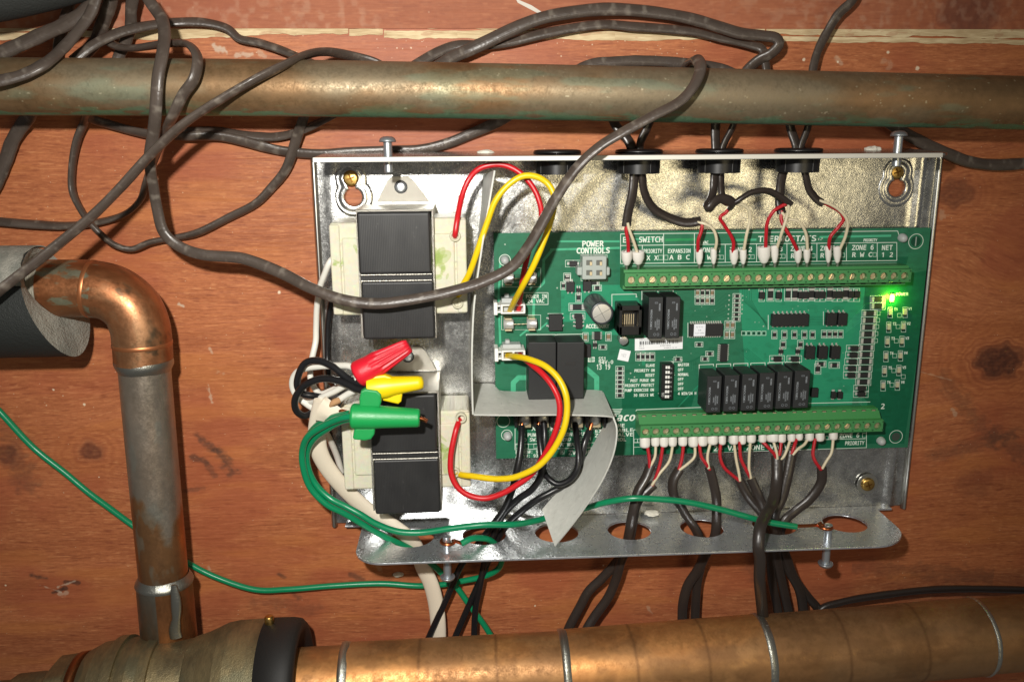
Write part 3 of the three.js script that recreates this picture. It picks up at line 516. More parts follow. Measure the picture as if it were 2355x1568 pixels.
  wallScrew(1999, 1116, 3.6, 5.2, 'brass wood screw with washer at the lower right of the plate', true);
  // crumbs of plaster on the upper flange and the wall
  const crumb = (px, py, z, s, label) => { const c = V(px, py, z), t = thing('plaster_crumb', label, 'crumb', c); const g = new THREE.IcosahedronGeometry(s, 2), p = g.attributes.position; for (let i = 0; i < p.count; i++) { const k = 0.75 + 0.5 * fbm(p.getX(i) * 1.3 + px, p.getY(i) * 1.3 + p.getZ(i), 2); p.setXYZ(i, p.getX(i) * 1.5 * k, p.getY(i) * 0.55 * k, p.getZ(i) * k); } g.computeVertexNormals(); part(t, 'grain', g.translate(c.x, c.y, c.z), mat(hex(222, 218, 204), 0.9)); };
  crumb(2009, 343, 14, 2.6, 'white plaster crumb lying on the right of the upper flange');
  crumb(1116, 351, 14, 2.4, 'greyish plaster crumb lying on the upper flange left of the bushings');
  crumb(915, 1321, 1.0, 1.9, 'white plaster flake stuck to the wall below the lower flange');
  crumb(1500, 1180, 8, 2.6, 'white crumb at the lower fold between two wire holes');
}

// ------------------------------------------------------------ transformers
const lamBump = canvasTex(512, 64, (c, w, h) => { c.fillStyle = '#808080'; c.fillRect(0, 0, w, h); for (let i = 0; i < w; i += 6) { c.fillStyle = i % 12 ? '#6a6a6a' : '#949494'; c.fillRect(i, 0, 3, h); } }, false);
lamBump.wrapS = lamBump.wrapT = THREE.RepeatWrapping;
const coreColor = dataTex(256, 256, (i, j) => { let c = mix3([44, 44, 45], [60, 60, 60], fbm(i / 40, j / 50, 4)); return mix3(c, [104, 104, 100], 0.5 * smooth(0.74, 0.84, fbm(i / 6, j / 9, 3, L2)) * smooth(0.5, 0.7, fbm(i / 60 + 4, j / 60, 2))); });
const coreMat = mat(0xffffff, 0.4, 0.3, { map: coreColor, bumpMap: lamBump, bumpScale: 0.0003 });
const bobTex = (s, spots) => canvasTex(256, 512, (c, w, h) => { c.fillStyle = '#d6d3bd'; c.fillRect(0, 0, w, h); let q = s; const r = () => { q = (q * 1664525 + 1013904223) >>> 0; return q / 4294967296; };
  for (let i = 0; i < 900; i++) { c.fillStyle = `rgba(${190 + r() * 50},${190 + r() * 45},${160 + r() * 50},0.12)`; c.beginPath(); c.ellipse(r() * w, r() * h, 4 + r() * 18, 3 + r() * 12, 0, 0, 7); c.fill(); }
  for (const [x, y, rx, ry] of spots) for (let i = 0; i < 7; i++) { c.fillStyle = 'rgba(146,170,84,0.34)'; c.beginPath(); c.ellipse((x + (r() - 0.5) * rx) * w, (y + (r() - 0.5) * ry) * h, rx * w * (0.12 + r() * 0.34), ry * h * (0.12 + r() * 0.34), r() * 3, 0, 7); c.fill(); } });
const stain = (map) => mat(0xffffff, 0.42, 0, { map, bumpMap: again(grainTex, 3, 3), bumpScale: 0.0002, specularIntensity: 0.7 });
function faceUV(g, x0, x1, y0, y1) { const p = g.attributes.position, uv = g.attributes.uv; for (let i = 0; i < p.count; i++) uv.setXY(i, (p.getX(i) - x0) / (x1 - x0), (p.getY(i) - y0) / (y1 - y0)); return g; }
function transformer(label, q) {
  const z1 = 38, A = V(q.x0, (q.y0 + q.y1) / 2, z1), B = V(q.x1, (q.y0 + q.y1) / 2, z1), T = V((q.x0 + q.x1) / 2, q.y0, z1).y, Bo = V((q.x0 + q.x1) / 2, q.y1, z1).y, M1 = V(900, q.m0, z1).y, M2 = V(900, q.m1, z1).y;
  const t = thing('transformer', label, 'transformer', vec((A.x + B.x) / 2, Bo, 2), 'transformers beside the circuit board');
  const core = part(t, 'core', faceUV(rbox(A.x, B.x - 0.4, M1, T, 4, z1, 1.3), A.x, B.x, Bo, T), coreMat);
  part(t, 'core', faceUV(rbox(A.x + 0.6, B.x + 0.4, Bo, M2, 4, z1 + 0.6, 1.3), A.x, B.x, Bo, T), coreMat);
  part(core, 'weld_seam', rbox(A.x + 0.4, B.x, M2 + 0.02, M1 - 0.02, 4.4, z1 - 1.0, 0.3), coreMat);
  for (const y of [M1 - 0.1, M2 + 0.1]) part(core, 'weld_bead', sweep([vec(A.x + 0.6, y, z1 - 0.1), vec((A.x + B.x) / 2, y, z1 + 0.05), vec(B.x - 0.3, y, z1 - 0.1)], { r: 0.34, radial: 8, step: 0.35, taper: (s) => 0.6 + 0.6 * Math.abs(Math.sin(s * 75)) }), tin);
  // steel strap round the core
  part(t, 'strap', merge([rbox(A.x - 0.3, B.x + 0.5, T - 0.1, T + 0.9, 3, z1 - 1.5, 0.3), rbox(B.x + 0.1, B.x + 1.0, Bo - 0.4, T + 0.9, 2.6, z1 - 2.5, 0.3), rbox(A.x - 0.9, A.x, Bo - 0.4, T + 0.9, 2.6, z1 - 5, 0.3)]), tin);
  const tab = part(t, 'mounting_tab', slab(q.tab, 2.6, 3.7, 0.15), tin);
  const h = V(q.hole[0], q.hole[1], 4); 
  part(tab, 'tab_screw', merge([turned(vec(h.x, h.y, 3.6), vec(0, 0, 1), [[0, 2.5], [0.9, 2.4], [1.3, 1.6], [1.35, 0.01]], 24)]), steel);
  part(tab, 'tab_ring', new THREE.TorusGeometry(2.7, 0.32, 8, 28).translate(h.x, h.y, 3.9), mat(hex(70, 70, 70), 0.5, 0.8));
  // winding bobbin showing either side of the core
  for (const [i, b] of q.bob.entries()) {
    const a = V(b[0], (b[1] + b[3]) / 2, b[4]), c = V(b[2], (b[1] + b[3]) / 2, b[4]), tp = V((b[0] + b[2]) / 2, b[1], b[4]).y, bt = V((b[0] + b[2]) / 2, b[3], b[4]).y;
    const inL = i === 0 ? c.x + 3 : a.x - 3, x0 = i === 0 ? a.x : inL, x1 = i === 0 ? inL : c.x;
    const tx = stain(bobTex(q.seed + i, b[5]));
    const bob = part(t, 'bobbin', faceUV(rbox(x0, x1, bt, tp, 5, b[4], 1.4), x0, x1, bt, tp), tx);
    // flange lip, ribs and the wrapped winding of the bobbin
    const ox = i === 0 ? x0 : x1, s = i === 0 ? 1 : -1;
    part(bob, 'lip', faceUV(rbox(ox, ox + s * 4.4, bt + 0.6, tp - 0.8, b[4] - 3, b[4] + 0.9, 0.8), x0, x1, bt, tp), tx);
    for (const f of [0.22, 0.48, 0.55, 0.78]) part(bob, 'rib', rbox(x0 + 3, x1 - 3, bt + (tp - bt) * f - 0.35, bt + (tp - bt) * f + 0.35, b[4] - 1.5, b[4] + 0.5, 0.2), tx);
    part(bob, 'winding', faceUV(rbox(i === 0 ? x0 + 5.2 : x0 + 1, i === 0 ? x1 - 1 : x1 - 5.2, bt + (tp - bt) * 0.18, bt + (tp - bt) * 0.84, b[4] - 2, b[4] + 1.1, 0.9), x0, x1, bt, tp), tx);
  }
  for (const [x, y] of q.leads) { const h2 = V(x, y, 32.4); part(t, 'lead_hole', turned(vec(h2.x, h2.y, 30.5), vec(0, 0, 1), [[0, 2.6], [1.9, 2.5], [2.3, 2.1], [2.3, 1.5], [1.2, 1.4]], 22), mat(hex(196, 192, 168), 0.5)); }
  return t;
}
transformer('upper black-cored transformer with cream bobbins and clean mounting tab', { x0: 825, x1: 994, y0: 487, y1: 780, leads: [[1046, 543], [1052, 698]], m0: 631, m1: 646, seed: 5,
  tab: [[866, 464], [890, 415], [900, 406], [938, 405], [949, 414], [988, 464]], hole: [921, 430],
  bob: [[761, 512, 832, 726, 31, [[0.85, 0.3, 0.3, 0.06], [0.2, 0.42, 0.3, 0.05]]], [994, 500, 1073, 722, 31, [[0.3, 0.42, 0.3, 0.3], [0.42, 0.55, 0.25, 0.12]]]] });
transformer('lower black-cored transformer partly hidden under the wire connectors', { x0: 853, x1: 1007, y0: 908, y1: 1181, leads: [[1060, 962], [1045, 1087]], m0: 1042, m1: 1056, seed: 9,
  tab: [[900, 852], [925, 805], [935, 797], [965, 797], [978, 808], [1004, 852]], hole: [937, 820],
  bob: [[787, 930, 856, 1127, 31, [[0.3, 0.25, 0.3, 0.04]]], [1008, 944, 1081, 1122, 30, [[0.25, 0.55, 0.3, 0.42], [0.2, 0.4, 0.2, 0.2]]]] });

// ------------------------------------------------------------ twist-on wire connectors
{
  const redM = mat(hex(206, 24, 44), 0.38, 0, { bumpMap: again(grainTex, 20, 4), bumpScale: 0.00005 }), yelM = mat(hex(236, 204, 10), 0.4), grnM = mat(hex(24, 150, 76), 0.38, 0, { bumpMap: again(grainTex, 20, 4), bumpScale: 0.00005 });
  // red, ribbed
  const a = V(822, 862, 50), b = V(940, 795, 50), d = b.clone().sub(a), L = d.length();
  const t = thing('wire_connector', 'red ribbed twist-on wire connector beside the upper transformer', 'wire connector', a);
  part(t, 'shell', turned(a, d, [[0, 3.6], [0, 5.0], [0.6, 5.4], [L * 0.4, 5.3], [L * 0.47, 4.7], [L * 0.93, 3.2], [L, 2.6], [L + 0.1, 0.01]], 96, (q, y) => y > L * 0.36 ? 1 + 0.085 * Math.sin(q * 14) * smooth(L * 0.36, L * 0.46, y) : 1 + 0.008 * Math.sin(q * 24)), redM);
  part(t, 'skirt', turned(a, d, [[-0.2, 4.2], [-0.4, 5.2], [0.6, 5.9], [L * 0.12, 5.9], [L * 0.3, 5.3]], 48), redM);
  // winged ones
  const wing = (t, pts, z0, z1, m) => part(t, 'wing', slab(pts, z0, z1, 0.8), m);
  const ya = V(850, 893, 52), yb = V(974, 879, 52), yd = yb.clone().sub(ya), yl = yd.length();
  const y = thing('wire_connector', 'yellow winged twist-on wire connector between the red and the green one', 'wire connector', ya);
  part(y, 'shell', turned(ya, yd, [[-1, 4.0], [-0.6, 5.2], [yl * 0.3, 5.0], [yl * 0.45, 4.1], [yl * 0.9, 3.0], [yl * 0.98, 2.5], [yl, 0.01]], 48), yelM);
  wing(y, [[842, 868], [850, 866], [884, 863], [898, 868], [913, 878], [930, 890], [900, 905], [852, 898], [846, 890]], 50, 54, yelM);
  wing(y, [[870, 900], [905, 895], [925, 905], [922, 924], [915, 930], [897, 926], [880, 922]], 49, 53, yelM);
  const ga = V(808, 957, 56), gb = V(965, 961, 56), gd = gb.clone().sub(ga), gl = gd.length();
  const g = thing('wire_connector', 'green winged grounding connector with a copper tip', 'wire connector', ga);
  part(g, 'shell', turned(ga, gd, [[-0.4, 4.4], [0, 5.0], [0.8, 5.5], [gl * 0.3, 5.3], [gl * 0.42, 4.9], [gl * 0.97, 4.0], [gl, 3.6], [gl + 0.05, 1.2]], 56), grnM);
  wing(g, [[829, 900], [838, 895], [866, 899], [875, 908], [876, 925], [872, 938], [826, 936], [825, 918]], 54, 58, grnM);
  wing(g, [[814, 984], [862, 984], [860, 1000], [852, 1011], [838, 1014], [814, 1012], [810, 1008]], 54, 58, grnM);
  part(g, 'copper_tip', sweep(path([[955, 961, 56], [970, 963, 56.5], [981, 968, 57.5]]), { r: 0.95, radial: 12, step: 0.6 }), copperWire, 'bare copper wire end');
}

// ------------------------------------------------------------ folded grey barrier sheet
{
  const t = thing('barrier_sheet', 'folded grey plastic barrier sheet around the line-voltage terminals', 'barrier', V(1200, 950, 10));
  // wall beside the transformers
  part(t, 'side_wall', ruled(path([[1137, 392, 42], [1124, 470, 42], [1106, 580, 42], [1090, 700, 42], [1085, 800, 42], [1085, 880, 42], [1087, 953, 42]]), path([[1112, 402, 4], [1106, 490, 4], [1093, 600, 4], [1083, 700, 4], [1080, 790, 4], [1080, 850, 4], [1082, 884, 4]]), 0.7, 60, 8), fishPaper);
  // shelf over the terminals
  part(t, 'shelf', ruled(path([[1089, 954, 42], [1180, 955, 42], [1290, 954, 42], [1392, 957, 42], [1408, 959, 41]]), path([[1083, 884, 4], [1136, 885, 4.6], [1144, 898, 10], [1290, 899, 10], [1368, 898, 10], [1384, 900, 10]]), 0.7, 30, 8), fishPaper);
  // free flap curling down on the right
  part(t, 'flap', ruled(path([[1410, 959, 41], [1418, 985, 42], [1413, 1035, 43], [1390, 1095, 44], [1350, 1160, 45], [1312, 1212, 45], [1276, 1256, 44]]), path([[1386, 902, 10], [1396, 960, 14], [1372, 1010, 17], [1340, 1065, 20], [1298, 1118, 23], [1266, 1150, 26], [1247, 1172, 28]]), 0.7, 60, 10), fishPaper);
}

// ------------------------------------------------------------ circuit board
const BX0 = 15.0, BX1 = 225.0, BYT = -41.4, BYB = -152.8, BZ = 8, BKX = 2048 / (BX1 - BX0), BCH = Math.round((BYT - BYB) * BKX);
const bc = (px, py) => { const v = V(px, py, BZ); return [(v.x - BX0) * BKX, (BYT - v.y) * BKX]; };
const silk = [];
const board = thing('circuit_board', 'green zone-valve control circuit board crowded with relays and screw terminals', 'circuit board', vec(120, -97, 6));
const on = (px, py, h = 0) => V(px, py, BZ + h);
// --- screw terminal blocks
function terminalBlock(n, xs, yTop, yFront0, yFront1, yBot, wiresUp, label) {
  const zf = BZ + 12, a = V(xs[0], (yFront0 + yFront1) / 2, zf), b = V(xs[1], (yFront0 + yFront1) / 2, zf), X0 = a.x, X1 = b.x, mx = (xs[0] + xs[1]) / 2;
  const f0 = V(mx, yFront0, zf).y, f1 = V(mx, yFront1, zf).y, tb = V(mx, yTop, BZ).y, pitch = 5.0, first = (X0 + X1) / 2 - (n - 1) * pitch / 2, cy = (f0 + f1) / 2;
  // body profile in (y, z), extruded along x
  const s = new THREE.Shape();
  const ledge = f1 - 2.0;
  const P = wiresUp ? [[tb, BZ], [tb, BZ + 5], [f0 + 1.2, BZ + 8.5], [f0, zf - 3], [f1, zf - 3], [f1, BZ + 7.2], [ledge, BZ + 7.2], [ledge, BZ]] : [[tb, BZ], [tb, BZ + 5.0], [tb - 1.6, BZ + 6.2], [f0 + 3.2, BZ + 6.4], [f0, zf - 3], [f1, zf - 3], [f1, BZ]];
  P.forEach(([y, z], i) => (i ? s.lineTo(z, y) : s.moveTo(z, y))); s.closePath();
  const g = new THREE.ExtrudeGeometry(s, { depth: X1 - X0, bevelEnabled: false });
  { const p = g.attributes.position, nn = g.attributes.normal; for (let i = 0; i < p.count; i++) { const z = p.getX(i), y = p.getY(i), x = p.getZ(i); p.setXYZ(i, X1 - x, y, z); const q = nn.getX(i), w = nn.getZ(i); nn.setX(i, -w); nn.setZ(i, q); } }
  const body = part(board, 'terminal_block', g, termGreen, label);
  // front with a round well over every screw
  const fr = new THREE.Shape(); fr.moveTo(X0, f1); fr.lineTo(X1, f1); fr.lineTo(X1, f0); fr.lineTo(X0, f0); fr.closePath();
  for (let i = 0; i < n; i++) { const h = new THREE.Path(); h.absarc(first + i * pitch, cy - 0.1, 1.75, 0, Math.PI * 2, true); fr.holes.push(h); }
  part(body, 'front', extrude(fr, zf - 3, zf, 0.12, 10), termGreen);
  const head = share('tscrew', () => { const half = (s) => { const q = new THREE.Shape(); q.moveTo(s * 0.28, -1.6); q.absarc(0, 0, 1.66, s > 0 ? -1.4 : Math.PI + 1.4, s > 0 ? 1.4 : Math.PI - 1.4, s < 0); q.closePath(); return new THREE.ExtrudeGeometry(q, { depth: 0.7, bevelEnabled: true, bevelSize: 0.1, bevelOffset: -0.1, bevelThickness: 0.12, bevelSegments: 1, curveSegments: 8 }); }; return merge([half(1), half(-1), new THREE.CylinderGeometry(1.66, 1.66, 0.4, 18).rotateX(Math.PI / 2).translate(0, 0, -0.1)]); });
  for (let i = 0; i < n; i++) { const m = put(body, 'screw', head, nickel, vec(first + i * pitch, cy - 0.1, zf - 2.3 - rr(0, 0.4)), rr(0, 3.1)); m.rotation.x = rr(-0.09, 0.09); m.rotation.y = rr(-0.09, 0.09); }
  const peg = share('peg', () => new THREE.CylinderGeometry(0.42, 0.42, 0.3, 10).rotateX(Math.PI / 2));
  const slots = [];
  for (let i = 0; i < n; i++) {
    const x = first + i * pitch;
    if (wiresUp) slots.push(new THREE.BoxGeometry(2.3, 0.9, 0.3).translate(x + 2.5 * (i < n - 1 ? 1 : 0), f1 - 1.05, BZ + 7.2));
    else slots.push(new THREE.BoxGeometry(2.0, 1.1, 0.3).translate(x, (tb - 1.6 + f0 + 3.2) / 2 + 0.4, BZ + 6.35));
    if (!wiresUp) part(body, 'clamp_lug', new THREE.BoxGeometry(1.7, 0.5, 0.4).translate(x - 0.1, (tb - 1.6 + f0 + 3.2) / 2 + 0.55, BZ + 6.45), nickel);
    for (const dy of [f0 - 0.85, f1 + 0.85]) put(body, 'peg', peg, mat2, vec(x + 2.5, dy, zf + 0.02));
  }
  const sl = part(body, 'slot_row', merge(slots), slotDark);
  sl.userData.kind = 'stuff';
  return { first, pitch, cy, f0, f1, zf };
}
const mat2 = mat(hex(26, 84, 44), 0.6);
const TB = terminalBlock(27, [1437, 2096], 609, 624, 654, 663, true, 'long upper green screw terminal block');
const LB = terminalBlock(24, [1473, 2031], 938, 973, 999.5, 999.5, false, 'lower green screw terminal block');

// --- relays
const printTex = (lines, w = 96, h = 256) => canvasTex(w, h, (c) => { c.fillStyle = '#26282a'; c.fillRect(0, 0, w, h); c.fillStyle = '#b2b9c0'; c.save(); c.translate(w / 2, h / 2); c.rotate(-Math.PI / 2); c.textAlign = 'center'; lines.forEach(([s, x, y, f]) => { c.font = `${f}px monospace`; c.fillText(s, x, y); }); c.restore(); c.strokeStyle = '#8d949c'; c.lineWidth = 2; c.strokeRect(w * 0.42, h * 0.1, w * 0.2, h * 0.03); c.beginPath(); c.arc(w * 0.45, h * 0.92, 8, 0, 7); c.stroke(); c.beginPath(); c.arc(w * 0.72, h * 0.92, 8, 0, 7); c.stroke(); });
const smallPrint = mat(0xffffff, 0.5, 0, { map: printTex([['13M5C1CHINA', -10, -26, 20], ['24VDC', -40, 4, 15], ['3A250VAC~', -40, 18, 15], ['3A30VDC', -40, 32, 15], ['OMRON', 70, 34, 16]]) });
function relay(px0, py0, px1, py1, h, z = BZ, print = true) {
  const zt = z + h, a = V(px0, (py0 + py1) / 2, zt), b = V(px1, (py0 + py1) / 2, zt), t = V((px0 + px1) / 2, py0, zt).y, u = V((px0 + px1) / 2, py1, zt).y;
  const r = part(board, 'relay', rbox(a.x, b.x, u, t, z + 0.02, zt, 0.45), relayBlack);
  if (print) { const pl = new THREE.PlaneGeometry(b.x - a.x - 0.9, t - u - 1.2).translate((a.x + b.x) / 2, (t + u) / 2, zt + 0.03); part(r, 'print', pl, smallPrint); }
  else part(r, 'vent_cap', rbox((a.x + b.x) / 2 - 2.4, (a.x + b.x) / 2 + 2.4, (t + u) / 2 + 2.6, (t + u) / 2 + 4.4, zt - 0.2, zt + 0.12, 0.1), blackMatte);
  return r;
}
for (let i = 0; i < 6; i++) relay(1625 + i * 40.3, 865 - i * 2.6, 1659 + i * 40.6, 949 - i * 2.1, 15);
relay(1491, 683, 1524.5, 779, 15); relay(1530.5, 682.5, 1564, 778, 15);
relay(1215, 787, 1278.5, 918.5, 15.5, BZ, false); relay(1280.5, 787, 1343, 917.5, 15.5, BZ, false);
// --- modular jack
{ const a = V(1424, 736, 21), b = V(1476, 736, 21), t = V(1450, 703, 21).y, u = V(1450, 771, 21).y; const j = part(board, 'modular_jack', merge([rbox(a.x, b.x, u, t, BZ, 15, 0.4), rbox(a.x, a.x + 1.6, u, t, 15, 21, 0.3), rbox(b.x - 1.6, b.x, u, t, 15, 21, 0.3), rbox(a.x, b.x, t - 2.4, t, 15, 21, 0.3), rbox(a.x, b.x, u, u + 4.2, 15, 21, 0.3)]), black); for (let i = 0; i < 6; i++) part(j, 'contact', new THREE.BoxGeometry(0.4, 5, 0.3).translate(a.x + 2.6 + i * 1.05, (t + u) / 2 - 0.5, 15.3), nickel); }
// --- capacitors
{ const c = on(1366, 699), p = vec(c.x, c.y, BZ + 0.05), up = vec(0, 0, 1), R = 5.3, H = 23;
  const sl = part(board, 'electrolytic_capacitor', turned(p, up, [[0, 0.01], [0, R - 0.3], [0.6, R], [1.5, R], [2.0, R - 0.25], [2.5, R], [H - 0.5, R], [H, R - 0.4], [H, R - 1.0]], 44), mat(hex(58, 62, 66), 0.35, 0.1));
  part(sl, 'stripe', new THREE.CylinderGeometry(R + 0.05, R + 0.05, H - 3, 12, 1, true, -0.5, 1.0).rotateX(Math.PI / 2).rotateZ(2.2).translate(c.x, c.y, BZ + H / 2 + 0.6), mat(hex(170, 178, 184), 0.4));
  const top = part(sl, 'top', turned(vec(p.x, p.y, p.z + H - 0.6), up, [[0, R - 0.6], [0.35, R - 0.8], [0.4, 0.01]], 40), mat(hex(206, 204, 198), 0.36, 0.7));
  for (const a of [0.5, 0.5 + Math.PI / 2]) part(sl, 'score', new THREE.BoxGeometry(R * 1.7, 0.22, 0.12).rotateZ(a).translate(p.x, p.y, p.z + H - 0.18), mat(hex(120, 120, 116), 0.5, 0.6));
  const q = on(1429, 777); part(board, 'small_capacitor', turned(vec(q.x, q.y, BZ + 0.05), up, [[0, 0.01], [0, 2.2], [5.4, 2.2], [5.7, 1.9], [5.72, 0.01]], 28), mat(hex(186, 186, 184), 0.3, 0.8)); }
// --- translucent four-way connector
{ const g = mat(hex(190, 198, 192), 0.35, 0, { transmission: 0.25, thickness: 0 }); const c = part(board, 'power_connector', merge([pbox(1339, 589, 1395, 643, BZ, 17, 0.6), pbox(1327, 614, 1342, 634, BZ, 15, 0.8), pbox(1392, 614, 1403, 634, BZ, 15, 0.8)]), g); for (const [x, y] of [[1355, 604], [1378, 604], [1355, 627], [1378, 627]]) { part(c, 'socket', pbox(x - 7, y - 6, x + 7, y + 6, 16.6, 17.15, 0.2), mat(hex(96, 98, 92), 0.6)); part(c, 'contact', pbox(x + 1, y - 2, x + 7, y + 7, 16.9, 17.4, 0.2), nickel); } }
// --- white wire plugs
for (const [x0, y0, x1, y1] of [[1151, 700, 1208, 722], [1153, 806, 1208, 829]]) {
  const p = part(board, 'wire_plug', merge([pbox(x0, y0, x1, y0 + 4, BZ, 20, 0.4), pbox(x0, y1 - 4, x1, y1, BZ, 20, 0.4), pbox(x0, y0 + 3, x0 + 5, y1 - 3, BZ, 20, 0.3), pbox(x1 - 5, y0 + 3, x1, y1 - 3, BZ, 20, 0.3), pbox((x0 + x1) / 2 - 2.5, y0 + 3, (x0 + x1) / 2 + 2.5, y1 - 3, BZ, 20, 0.3), pbox(x0 - 16, y0 - 4, x0 - 7, y1 + 3, BZ, 17.5, 0.4), pbox(x0 - 9, y0 + 2, x0 + 3, y0 + 6, BZ, 17, 0.4), pbox(x0 - 9, y1 - 6, x0 + 3, y1 - 2, BZ, 17, 0.4)]), nylonWhite);
  part(p, 'socket_floor', pbox(x0 + 3, y0 + 2, x1 - 3, y1 - 2, BZ, 15.5, 0.3), nylonGrey);
  part(p, 'header', pbox(x0 + 2, y0 - 14, x1 - 10, y0 + 1, BZ, 14.5, 0.5), nylonGrey);
  part(p, 'latch', pbox(x0 + 8, y0 - 24, x0 + 20, y0 - 8, BZ, 12, 0.8), nylonGrey);
}
// --- glass fuses in clips
for (const y of [640, 745]) { const z = BZ + 4.4, a = V(1157, y, z), b = V(1233, y, z), dir = vec(1, 0, 0), L = b.x - a.x; const f = part(board, 'fuse', turned(a, dir, [[0, 2.3], [L, 2.3]], 24), mat(0xffffff, 0.05, 0, { transmission: 1, thickness: 0 })); part(f, 'filament', sweep([a, vec(a.x + L / 2, a.y - 0.2, z), vec(b.x, a.y, z)], { r: 0.22, radial: 6, step: 0.6, taper: (s) => 1 + 0.5 * Math.sin(s * 120) }), nickel); for (const x of [a.x, b.x - 4.6]) { part(f, 'end_cap', turned(vec(x, a.y, z), dir, [[0, 0.01], [0.1, 2.5], [4.6, 2.5], [4.7, 2.2]], 24), solder); part(f, 'clip', merge([rbox(x + 0.6, x + 4, a.y + 2.4, a.y + 3.0, BZ, z + 2.4, 0.2), rbox(x + 0.6, x + 4, a.y - 3.0, a.y - 2.4, BZ, z + 2.4, 0.2), rbox(x + 0.4, x + 4.2, a.y - 3, a.y + 3, BZ, BZ + 0.6, 0.2)]), nickel); } }
// --- small surface-mount parts: body and two bright ends
const smdBody = mat(hex(30, 30, 32), 0.5), smdCap = mat(hex(132, 112, 86), 0.5), smdEnd = mat(hex(192, 192, 186), 0.4, 0.3), icBlack = mat(hex(26, 26, 27), 0.55, 0, { bumpMap: again(grainTex, 10, 10), bumpScale: 0.00001 });
function chip(px, py, w, h, vertical, kind = 'resistor', z = 0.7) { silk.push([px, py, w / 2 + 2.2, h / 2 + 2.2]); const W = w * 0.2, H = h * 0.2, q = (v) => Math.round(v * 10) / 10, c = on(px, py, z / 2 + 0.02); const b = put(board, kind, boxM(q(W), q(H), z), kind === 'ceramic_capacitor' ? smdCap : smdBody, c); const e = vertical ? boxM(q(W) + 0.04, q(Math.max(0.5, H * 0.2)), z + 0.08) : boxM(q(Math.max(0.5, W * 0.2)), q(H) + 0.04, z + 0.08); for (const s of [-1, 1]) sub(b, 'end_cap', e, smdEnd, vertical ? 0 : s * q(W) * 0.42, vertical ? s * q(H) * 0.42 : 0, 0); return b; }
for (let i = 0; i < 4; i++) for (let j = 0; j < 2; j++) chip(1604 + i * 11.2, 673 + j * 18, 7, 14, true, (i + j) % 3 ? 'resistor' : 'ceramic_capacitor');
for (let i = 0; i < 6; i++) chip(1695 - i * 0.4, 680.5 + i * 10.6, 14, 6.5, false);
for (const [x, y] of [[1673, 747], [1685, 747], [1671.5, 769], [1684, 769]]) chip(x, y, 7.5, 15, true, 'ceramic_capacitor');
for (const [x, y] of [[1607.5, 792], [1632, 813], [1621, 825], [1559, 826], [1386, 798], [1346, 741 + 60]]) chip(x, y, 14, 7, false);
for (let i = 0; i < 4; i++) chip(1467.5 + i * 10.8, 820, 7.5, 15, true);
for (let i = 0; i < 7; i++) chip(1425.5 - i * 0.1, 847.5 + i * 10.25, 15, 7, false);
for (const [x, y] of [[1346, 775], [1399, 774]]) chip(x, y, 8.5, 16, true, 'ceramic_capacitor');
for (const x of [1781, 1804, 1827, 1850, 1869]) chip(x, 769.5, 8, 15, true);
for (let i = 0; i < 4; i++) chip(1895.5 + i * 12.6, 768, 8, 14, true);
for (const x of [1801, 1841]) chip(x, 792, 9, 15, true);
for (const [x, y, v] of [[1881, 848, true], [1919, 839.5, false], [1888, 837, false]]) chip(x, y, v ? 10 : 20, v ? 20 : 10, v);
chip(1305, 641, 8, 14, true); chip(1304, 665 - 28, 12, 14, true); chip(1295, 657, 8, 14, true); chip(1373, 662, 16, 9, false); chip(1330, 684, 9, 16, true); chip(1327, 706, 34, 13, false); chip(1365, 651, 22, 6, false);
for (const y of [688, 703.5]) chip(2019, y, 30, 12, false);
for (let i = 0; i < 11; i++) chip(2000.5 - i * 1.5, 720.5 + i * 15.75, 31, 11.5, false);
// top row below the terminals
[[1752, 'd'], [1772, 'r'], [1791, 'd'], [1812.5, 'r'], [1828, 'r'], [1842, 'd'], [1854, 'd'], [1866.5, 'r'], [1880, 'd'], [1892, 'd'], [1908, 'r'], [1920, 'd'], [1932, 'd'], [1945, 'r'], [1957, 'd'], [1971, 'd']].forEach(([x, k], i) => { if (k === 'r') chip(x, 677 - i * 0.15, 12, 27, true); else { silk.push([x, 678, 6.5, 15]); const b = put(board, 'diode', rboxM(2.6, 3.2, 1.9, 0.2), icBlack, on(x, 679 - i * 0.15, 1.0)); for (const s of [-1, 1]) sub(b, 'lead', boxM(1.4, 0.9, 0.4), smdEnd, 0, s * 1.9, -0.7); } });
for (const [x, y] of [[1965, 801], [1963, 816], [1961, 831.5], [1959, 847], [1958, 862.5], [1982, 893], [1981, 906], [1788, 825], [1828, 825], [1318, 606], [1329, 730 - 3]]) { silk.push([x - 1, y, 17, 7.5]); const b = put(board, 'diode', rboxM(3.6, 2.4, 1.9, 0.2), icBlack, on(x, y, 1.0)); for (const s of [-1, 1]) sub(b, 'lead', boxM(1.1, 1.3, 0.4), smdEnd, s * 2.3, 0, -0.7); }
for (const x of [1917, 1932]) { const b = put(board, 'diode', rboxM(2.4, 3.4, 1.8, 0.2), icBlack, on(x, 908, 1.0)); for (const s of [-1, 1]) sub(b, 'lead', boxM(1.4, 0.9, 0.4), smdEnd, 0, s * 2.1, -0.7); }
put(board, 'transistor', rboxM(3.4, 4.6, 2, 0.2), icBlack, on(1873, 902, 1.0)); put(board, 'transistor', rboxM(3.4, 6.4, 2, 0.2), icBlack, on(1350, 806, 1.0));
